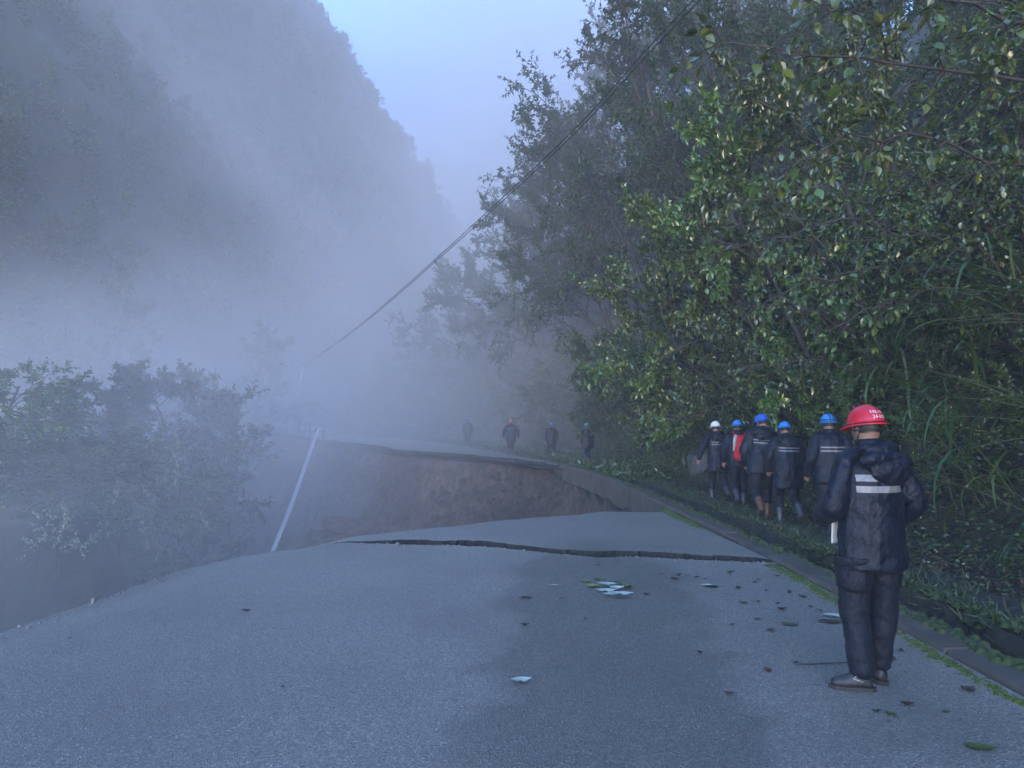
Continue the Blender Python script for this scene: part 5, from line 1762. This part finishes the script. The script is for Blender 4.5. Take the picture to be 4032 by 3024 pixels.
    helmet_parts(o, Mh2, M[helmet], strap and detail, bands, text)
    return o, dict(B=B, tm=tm, jm=jm, tro=tro, jk=jk, HW=HW, ends=ends, wL=wL, wR=wR, eL=eL)

def walk(phase=1, s=0.30, lift=0.17):
    """stance leg ahead, other leg swung back with its heel up (phase +1: left leg back)"""
    a = dict(k=(.10, .16, .50), a=(.10, .13, .09), f=(R(-6), 0))
    b = dict(k=(.10, .02, .49), a=(.10, -.30 * s / .3, .09 + lift), f=(R(-8), R(-38)))
    if phase > 0: A_, B_ = ('R', 'L')
    else: A_, B_ = ('L', 'R')
    out = {}
    for nm, q in ((A_, a), (B_, b)):
        sx = 1 if nm == 'R' else -1
        out['k' + nm] = (sx * q['k'][0], q['k'][1], q['k'][2]); out['a' + nm] = (sx * q['a'][0], q['a'][1], q['a'][2])
        out['f' + nm] = (sx * q['f'][0], q['f'][1])
    return out

# the man in the red helmet, standing on the road with his back to the camera
rp, rd = make_person('man in a red helmet standing on the road in a navy jacket with grey stripes', (2.215, 4.78, 0), R(7), 1.70, 0.03, 0.0, R(9), R(7),
    legs=dict(kL=(-.115, .02, .49), aL=(-.10, -.03, .09), fL=(R(68), 0), kR=(.10, .05, .49), aR=(.085, .09, .09), fR=(R(-8), 0)),
    arms=dict(eL=(-.255, -.02, 1.12), wL=(-.205, .20, 1.035), eR=(.285, -.03, 1.13), wR=(.19, .16, .97)),
    helmet='h_red', boots='shoe', voxel=0.0095, stripe=(1.29, 1.222), stripe_w=0.04, text='24-042', tuck=False, jl=0.735, fat=0.89, seed=5, hood_shift=0.03)
# cargo pocket on the left thigh
pm_ = project(rd['tm'], np.linspace(0.62, 0.80, 10), np.linspace(-.10, .07, 9), lambda z, y: (-.7, y, z), 0.012, (1, 0, 0), M['trousers'], 'cargo_pocket')
pf_ = project(rd['tm'], np.linspace(0.755, 0.81, 5), np.linspace(-.11, .08, 9), lambda z, y: (-.7, y, z), 0.022, (1, 0, 0), M['trousers'], 'pocket_flap')
for mm_, th_ in ((pm_, .010), (pf_, .008)):
    if mm_:
        po = link(mm_.name.split('.')[0], mm_, rd['tro'])
        sd = po.modifiers.new('thick', 'SOLIDIFY'); sd.thickness = th_; sd.offset = 0
pm_ = project(rd['tm'], np.linspace(0.60, 0.80, 8), np.linspace(-.235, -.10, 9), lambda z, x: (x, -.7, z), 0.012, (0, 1, 0), M['trousers'], 'cargo_pocket')
if pm_:
    po = link('cargo_pocket', pm_, rd['tro']); sd = po.modifiers.new('thick', 'SOLIDIFY'); sd.thickness = .012; sd.offset = 0
pf_ = project(rd['tm'], np.linspace(0.75, 0.81, 5), np.linspace(-.24, -.09, 9), lambda z, x: (x, -.7, z), 0.024, (0, 1, 0), M['trousers'], 'pocket_flap')
if pf_:
    po = link('pocket_flap', pf_, rd['tro']); sd = po.modifiers.new('thick', 'SOLIDIFY'); sd.thickness = .008; sd.offset = 0
# the white sheet held in front of him, its edge showing left of the jacket
mb = MB()
V = []
for i, z in enumerate(np.linspace(0, 0.13, 8)):
    for j, x in enumerate(np.linspace(0, 0.055, 7)):
        V.append((x, 0.02 * math.sin(x * 16) + 0.01 * math.sin(z * 9), -z))
pm = new_mesh('paper_sheet', np.array(V), grid_faces(8, 7), (M['papr'],), True)
pp = thing('paper_sheet', 'white sheet of paper held at the left hip of the man in the red helmet', 'paper', (2.015, 4.88, 0.985), R(8), data=pm)
sd = pp.modifiers.new('thick', 'SOLIDIFY'); sd.thickness = 0.004

def foot_at(u, v, y):
    """foot point on the verge"""
    p = at(u, v, y)
    d = p[0] - float(xr(y))
    h = hill_pt(np.array(y), np.array(max(d, 0.85)))
    return np.array([p[0], y, h[2]])

# the walking group on the verge
make_person('man with dark straps over a light blue helmet, walking just left of the red helmet', foot_at(833, 541, 10.8), R(-4), 1.74, 0.10, 0.0, R(4), R(4), walk(1, .32, .16),
            dict(eL=(-.28, -.06, 1.14), wL=(-.30, .08, .91), eR=(.28, -.1, 1.14), wR=(.27, -.02, .92)), 'h_blue', 'boot_dark', 0.014, False, (1.26, 1.21), True, jl=.78, seed=8, group='men walking in file along the verge')
make_person('man in a light blue helmet and long striped coat, head bowed, hood down', foot_at(789, 531, 12.4), R(0), 1.66, 0.20, 0.02, R(-8), R(16), walk(-1, .28, .14),
            dict(eL=(-.29, .0, 1.14), wL=(-.27, .14, .93), eR=(.27, .04, 1.15), wR=(.22, .2, 1.0)), 'h_blue', 'boot_grey', 0.014, True, (1.26, 1.21), jl=.62, fat=1.05, seed=9, group='men walking in file along the verge')
make_person('tallest walking man, deep blue helmet, face turned left, brown rubber boots', foot_at(763, 520, 13.1), R(-6), 1.80, 0.22, 0.06, R(32), R(12), walk(1, .34, .15),
            dict(eL=(-.27, .03, 1.13), wL=(-.23, .13, .92), eR=(.29, -.02, 1.13), wR=(.27, .12, .95)), 'h_dblue', 'boot_brown', 0.014, True, (1.27, 1.22), jl=.76, fat=.96, seed=10, group='men walking in file along the verge')
bp, bd = make_person('man in a light blue helmet carrying a red backpack, shiny grey rubber boots', foot_at(740, 513, 15.2), R(-6), 1.70, 0.16, 0.0, R(0), R(10), walk(1, .30, .13),
            dict(eL=(-.28, -.03, 1.14), wL=(-.29, .06, .91), eR=(.27, .02, 1.14), wR=(.24, .14, .96)), 'h_blue', 'boot_grey', 0.014, False, (1.27, 1.22), jl=.80, stripes=False, seed=12, group='men walking in file along the verge')
make_person('man in the white helmet leading the group, left arm swung out, two thin stripes', foot_at(719, 504, 16.4), R(6), 1.70, 0.12, -0.03, R(4), R(8), walk(-1, .26, .12),
            dict(eL=(-.36, -.05, 1.17), wL=(-.42, .02, .95), eR=(.28, -.02, 1.14), wR=(.25, .1, .94)), 'h_white', 'boot_dark', 0.014, True, (1.27, 1.22), jl=.66, fat=1.03, seed=13, group='men walking in file along the verge')
# red backpack hanging on the second man, with a cloth stuffed under its strap
Bb = bd['B']
aa = np.arange(18) / 18 * 2 * PI
bpo = thing('backpack', 'bright red backpack on the back of a walking man', 'backpack', bp.location, bp.rotation_euler.z)
mb = MB()
loft(mb, [Bb(np.stack([rx * np.sign(np.cos(aa)) * np.abs(np.cos(aa)) ** 0.7, -.235 + ry * np.sin(aa), np.full(18, z)], -1)) for z, rx, ry in ((.90, .06, .04), (.93, .125, .075), (1.05, .14, .09), (1.2, .135, .085), (1.33, .11, .07), (1.38, .06, .04))], 18)
bm_ = remeshed('bag_body', mb, 0.016, M['bag_red'], 3); wrinkle(bm_, .012, 9, 4)
bag = link('bag_body', bm_, bpo)
for s in (-1, 1):
    mb = MB(); P = np.array([Bb((s * .09, -.17, 1.36)), Bb((s * .115, -.09, 1.455)), Bb((s * .12, .08, 1.42)), Bb((s * .13, .14, 1.25)), Bb((s * .17, .05, 1.05)), Bb((s * .12, -.15, .98))])
    tube(mb, catm(P, 4), 0.018, 6); link('strap', mb.mesh('strap', M['bag_red']), bpo)
mb = MB(); box(mb, Bb((0, -.325, 1.08)), (.18, .03, .16)); pk_ = remeshed('pocket', mb, .012, M['bag_red'], 4); link('pocket', pk_, bag)
mb = MB(); limb(mb, [Bb((-.10, -.28, 1.36)), Bb((-.12, -.30, 1.27)), Bb((-.13, -.30, 1.17)), Bb((-.15, -.29, 1.06))], [.03, .035, .03, .018], 10)
cl = remeshed('work_cloth', mb, .012, M['towel'], 2); wrinkle(cl, .012, 16, 6)
co = thing('work_cloth', 'pale cloth tucked beside the red backpack', 'cloth', bp.location, bp.rotation_euler.z, data=cl)

# four men fading into the mist on the far verge
def far_man(u, v, y, lab, hel, yaw, ph, **kw):
    p = at(u, v, y); zt = p[2]
    d = p[0] - float(xr(y))
    make_person(lab, (p[0], y, hill_pt(np.array(y), np.array(max(d, .85)))[2] if d > .4 else float(zr(y)) + .02), yaw, kw.pop('H', 1.7), kw.pop('lean', .12), 0, kw.pop('hy', 0), R(6), walk(ph, .26, .1), kw.pop('arms', None), hel, 'boot_dark', 0.022, kw.pop('hood', True), detail=False, seed=int(u), group='men in the mist on the far verge', **kw)
far_man(588, 463.5, 31, 'far walker nearest to the group, teal helmet, carrying something pale in his left hand', 'h_teal', R(25), 1, stripes=False, jl=.68, fat=1.1)
far_man(552, 457.5, 35.5, 'second far walker, bright blue helmet, dark coat', 'h_blue', R(20), -1, stripes=False, H=1.66)
far_man(511, 454, 37.5, 'far walker in an orange helmet with a white strip across his back', 'h_orange', R(0), 1, stripe=(1.26,), H=1.76, hood=False, arms=dict(eL=(-.33, 0, 1.15), wL=(-.34, .05, .92), eR=(.33, 0, 1.15), wR=(.34, .05, .92)))
far_man(468, 447.5, 46.5, 'farthest walker, blue helmet, almost lost in the mist', 'h_blue', R(15), -1, stripes=False)

# ------------------------------------------------------------------ fallen leaves on the road
def dead_leaf(seed, curl, mat, lobes=False):
    g = np.random.default_rng(seed)
    xs = np.linspace(0, 1, 8)
    w = np.sin(np.clip(xs * 1.04, 0, 1) * PI) ** 0.8 * 0.27 * g.uniform(0.7, 1.25)
    V = []
    for i, x in enumerate(xs):
        up_ = curl * (x - 0.5) ** 2 * 1.4 + g.normal(0, .012)
        j1, j2 = g.uniform(.75, 1.2), g.uniform(.75, 1.2)
        V += [(x - .5, w[i] * j1, up_ + w[i] * curl * 0.9 + 0.01), (x - .5, 0, up_), (x - .5, -w[i] * j2, up_ + w[i] * curl * g.uniform(.2, 1.3) + 0.01)]
    F = []
    for i in range(7):
        for c in (0, 1):
            F.append((i * 3 + c, (i + 1) * 3 + c, (i + 1) * 3 + c + 1, i * 3 + c + 1))
    n0 = len(V)
    V += [(-.72, .03, .02), (-.72, .045, .02), (-.5, .01, .015), (-.5, -.01, .015)]
    F.append((n0, n0 + 1, n0 + 2, n0 + 3))
    V = np.array(V); V[:, 2] -= V[:, 2].min() - 0.004
    return new_mesh('fallen_leaf', V, np.array(F), (mat,), True)
M['lf_pale'] = simple('pale_leaf_back', (0.50, 0.53, 0.47), (0.38, 0.42, 0.36), 9, 0.5)
M['lf_green'] = simple('fresh_fallen_leaf', (0.06, 0.09, 0.025), (0.10, 0.13, 0.035), 9, 0.4)
M['lf_yel'] = simple('yellow_green_leaf', (0.20, 0.24, 0.05), (0.14, 0.18, 0.04), 9, 0.45)
M['lf_brown'] = simple('brown_fallen_leaf', (0.045, 0.028, 0.02), (0.08, 0.05, 0.035), 9, 0.5)
M['lf_dark'] = simple('dark_fallen_leaf', (0.018, 0.018, 0.014), (0.035, 0.035, 0.025), 9, 0.4)
M['lf_red'] = simple('reddish_fallen_leaf', (0.09, 0.03, 0.022), (0.13, 0.05, 0.035), 9, 0.5)
FL = {k: [dead_leaf(i * 7 + s, c, M[k]) for i, c in enumerate((0.25, 0.5, 0.9))] for s, k in enumerate(('lf_pale', 'lf_green', 'lf_yel', 'lf_brown', 'lf_dark', 'lf_red'))}
def fl(u, v, size, kind, lab, group=None, rz=None, k=None):
    p = on_road(u, v)
    z = 0.004 if p[1] < float(yc(p[0])) else -0.05
    if p[1] > float(yc(p[0])): p[1] += 0.0
    me = FL[kind][int(G.integers(0, 3)) if k is None else k]
    o = thing('fallen_leaf', lab, 'leaf', (p[0], p[1], z + 0.004), G.uniform(0, 6.28) if rz is None else rz, group, me)
    size *= 0.72
    o.scale = (size, size, size * 0.6)
    return o
GP = 'fallen leaves lying on the road'
fl(521, 682, .20, 'lf_pale', 'large pale upturned leaf alone on the wet asphalt near the bottom middle', GP, .2, 1)
fl(246, 612, .13, 'lf_dark', 'single dark curled leaf on the pale left half of the road', GP, 0, 2)
fl(526, 598.5, .17, 'lf_dark', 'dark green leaf left of the leaf heap in the wet patch', GP, .1, 0)
fl(525, 626, .12, 'lf_dark', 'dark curled leaf below the leaf heap in the wet patch', GP, .4, 2)
fl(554, 586, .15, 'lf_pale', 'narrow white leaf left above the leaf heap', GP, -.2, 0)
fl(706, 586.5, .19, 'lf_pale', 'pale leaf with a dark fold right of the wet patch', GP, .1, 1)
fl(712, 587.5, .20, 'lf_dark', 'dark leaf lying under the pale folded leaf', GP, -.1, 0)
fl(847, 690, .15, 'lf_green', 'brownish green leaf in front of the red helmeted man\'s shoe', GP, -.5, 0)
fl(790, 625.5, .22, 'lf_green', 'flat greyish green leaf left of the standing man', GP, -.1, 0)
fl(836, 617, .30, 'lf_pale', 'long pale strip of leaf beside the standing man\'s leg', GP, -.15, 0)
fl(832, 623, .34, 'lf_brown', 'long brown strip of bark-like leaf beside the standing man\'s leg', GP, -.05, 0)
fl(796, 664.5, .08, 'lf_dark', 'small black leaf left of the standing man\'s shoe', GP)
fl(729, 694, .10, 'lf_red', 'small reddish leaf on the road near the bottom', GP)
fl(768, 671, .12, 'lf_red', 'reddish crumpled leaf between the black leaf and the reddish one', GP)
fl(283, 688.5, .06, 'lf_dark', 'tiny dark scrap on the bottom left of the road', GP)
fl(70, 639.5, .05, 'lf_dark', 'tiny dark scrap near the left road edge', GP)
fl(651, 553.6, .15, 'lf_pale', 'white leaf at the far lip of the crack', GP, 0, 1)
fl(980, 749, .22, 'lf_green', 'dull green leaf in the lower right corner', GP, -.2, 0)
fl(700, 653, .08, 'lf_dark', 'small dark leaf on the bare asphalt below the right end of the wet patch', GP)
# the little heap of torn leaves in the wet patch
for k, (u, v, s, kd, rz, lab) in enumerate([(583, 582, .32, 'lf_yel', 2.2, 'yellow green leaf on the left of the leaf heap'), (592, 588, .26, 'lf_yel', -.6, 'crumpled yellow green leaf in front left of the leaf heap'),
        (600, 583, .24, 'lf_green', .1, 'green leaf at the back of the leaf heap'), (607, 587.5, .34, 'lf_pale', -.2, 'upper white leaf of the leaf heap'), (606, 592.5, .36, 'lf_pale', .05, 'middle white leaf of the leaf heap'),
        (618, 591, .26, 'lf_pale', .3, 'grey white leaf on the right of the leaf heap'), (612, 597, .30, 'lf_pale', .1, 'white leaf scrap in the front of the leaf heap'), (624, 598, .34, 'lf_pale', -.15, 'foremost white leaf of the leaf heap'),
        (628, 588, .30, 'lf_green', -.2, 'thin green leaf trailing right from the leaf heap'), (617, 584, .24, 'lf_green', .3, 'small green leaf behind the white leaves of the heap')]):
    o = fl(606 + (u - 606) * 0.9, v, s * 0.85, kd, lab, 'heap of torn leaves in the wet patch', rz, k % 3)
    o.location.z += 0.008 * (k % 4)
# scattered small ones towards the right edge: nothing tells them apart
g = np.random.default_rng(44)
SM = [(664, 575), (677, 576), (672, 580), (700, 577), (707, 578.5), (730, 572), (733, 573), (760, 579), (775, 577), (752, 582), (757, 602), (765, 590), (790, 592), (745, 603), (780, 604), (741, 590), (735, 548), (720, 545), (751, 547), (700, 541), (760, 552), (690, 536), (668, 535), (640, 520), (660, 524), (700, 522), (725, 533), (772, 562), (800, 597), (812, 607), (818, 611), (755, 620), (730, 626), (770, 630), (785, 610), (900, 651), (915, 640), (890, 716), (910, 705), (948, 712), (895, 660), (876, 712), (970, 690), (640, 566), (600, 565), (648, 596), (560, 600), (584, 620)]
for (u, v) in SM:
    p = on_road(u + g.uniform(-3, 3), v + g.uniform(-1, 1))
    if p[0] > 2.95: continue
    kd = ['lf_brown', 'lf_dark', 'lf_brown', 'lf_red', 'lf_green'][g.integers(0, 5)]
    zz = 0.006 if p[1] < float(yc(p[0])) else -0.02 - 0.012 * (p[1] - float(yc2(p[0]))) + 0.01
    if float(yc(p[0])) - 0.05 < p[1] < float(yc2(p[0])) + 0.05: continue
    o = thing('fallen_leaf', 'small brownish leaf scattered on the road toward the right edge', 'leaf', (p[0], p[1], zz), g.uniform(0, 6.28), 'small leaves scattered toward the right road edge', FL[kd][int(g.integers(0, 3))])
    s = g.uniform(.05, .11); o.scale = (s, s, s * .6)
g = np.random.default_rng(61)
x = g.uniform(-2.4, 3.0, 420)
P = np.stack([x, yc(x) - np.abs(g.normal(0.02, 0.07, 420)), np.full(420, 0.002)], -1)
y2 = 5 + 5.2 * g.uniform(0, 1, 260) ** 0.8
xe = np.interp(y2, XL[:, 0], XL[:, 1])
P2 = np.stack([xe + np.abs(g.normal(0.1, 0.30, 260)), y2, -0.10 * (1 - sstep(0, 0.9, np.abs(g.normal(0.05, 0.1, 260)))) + 0.004], -1)
P = np.concatenate([P, P2])
cushions('crumbs', P, np.exp(g.normal(-4.75, 0.5, len(P))), M['asphalt'], 'asphalt crumbs along the broken lips', 8, 0.7)
# a few twigs
for (u, v, L, rz, lab) in [(836, 665, .5, -.02, 'thin twig lying left of the standing man\'s shoe'), (660, 517, .8, .0, 'thin dark twig on the slab near the hole'), (795, 566.5, .7, -.15, 'dark twig at the right end of the crack'), (868, 585, .3, .5, 'short twig on the kerb behind the standing man')]:
    p = on_road(u, v)
    mb = MB(); x = np.linspace(-L / 2, L / 2, 7); tube(mb, np.stack([x, 0.02 * np.sin(x * 9), 0.006 + 0.004 * np.cos(x * 7)], -1), np.linspace(.006, .002, 7), 5)
    thing('twig', lab, 'twig', (p[0], p[1], 0.004 if p[1] < 9.2 else -0.02 - .012 * max(p[1] - 9.3, 0)), rz, 'twigs on the road', mb.mesh('twig', M['bark']))
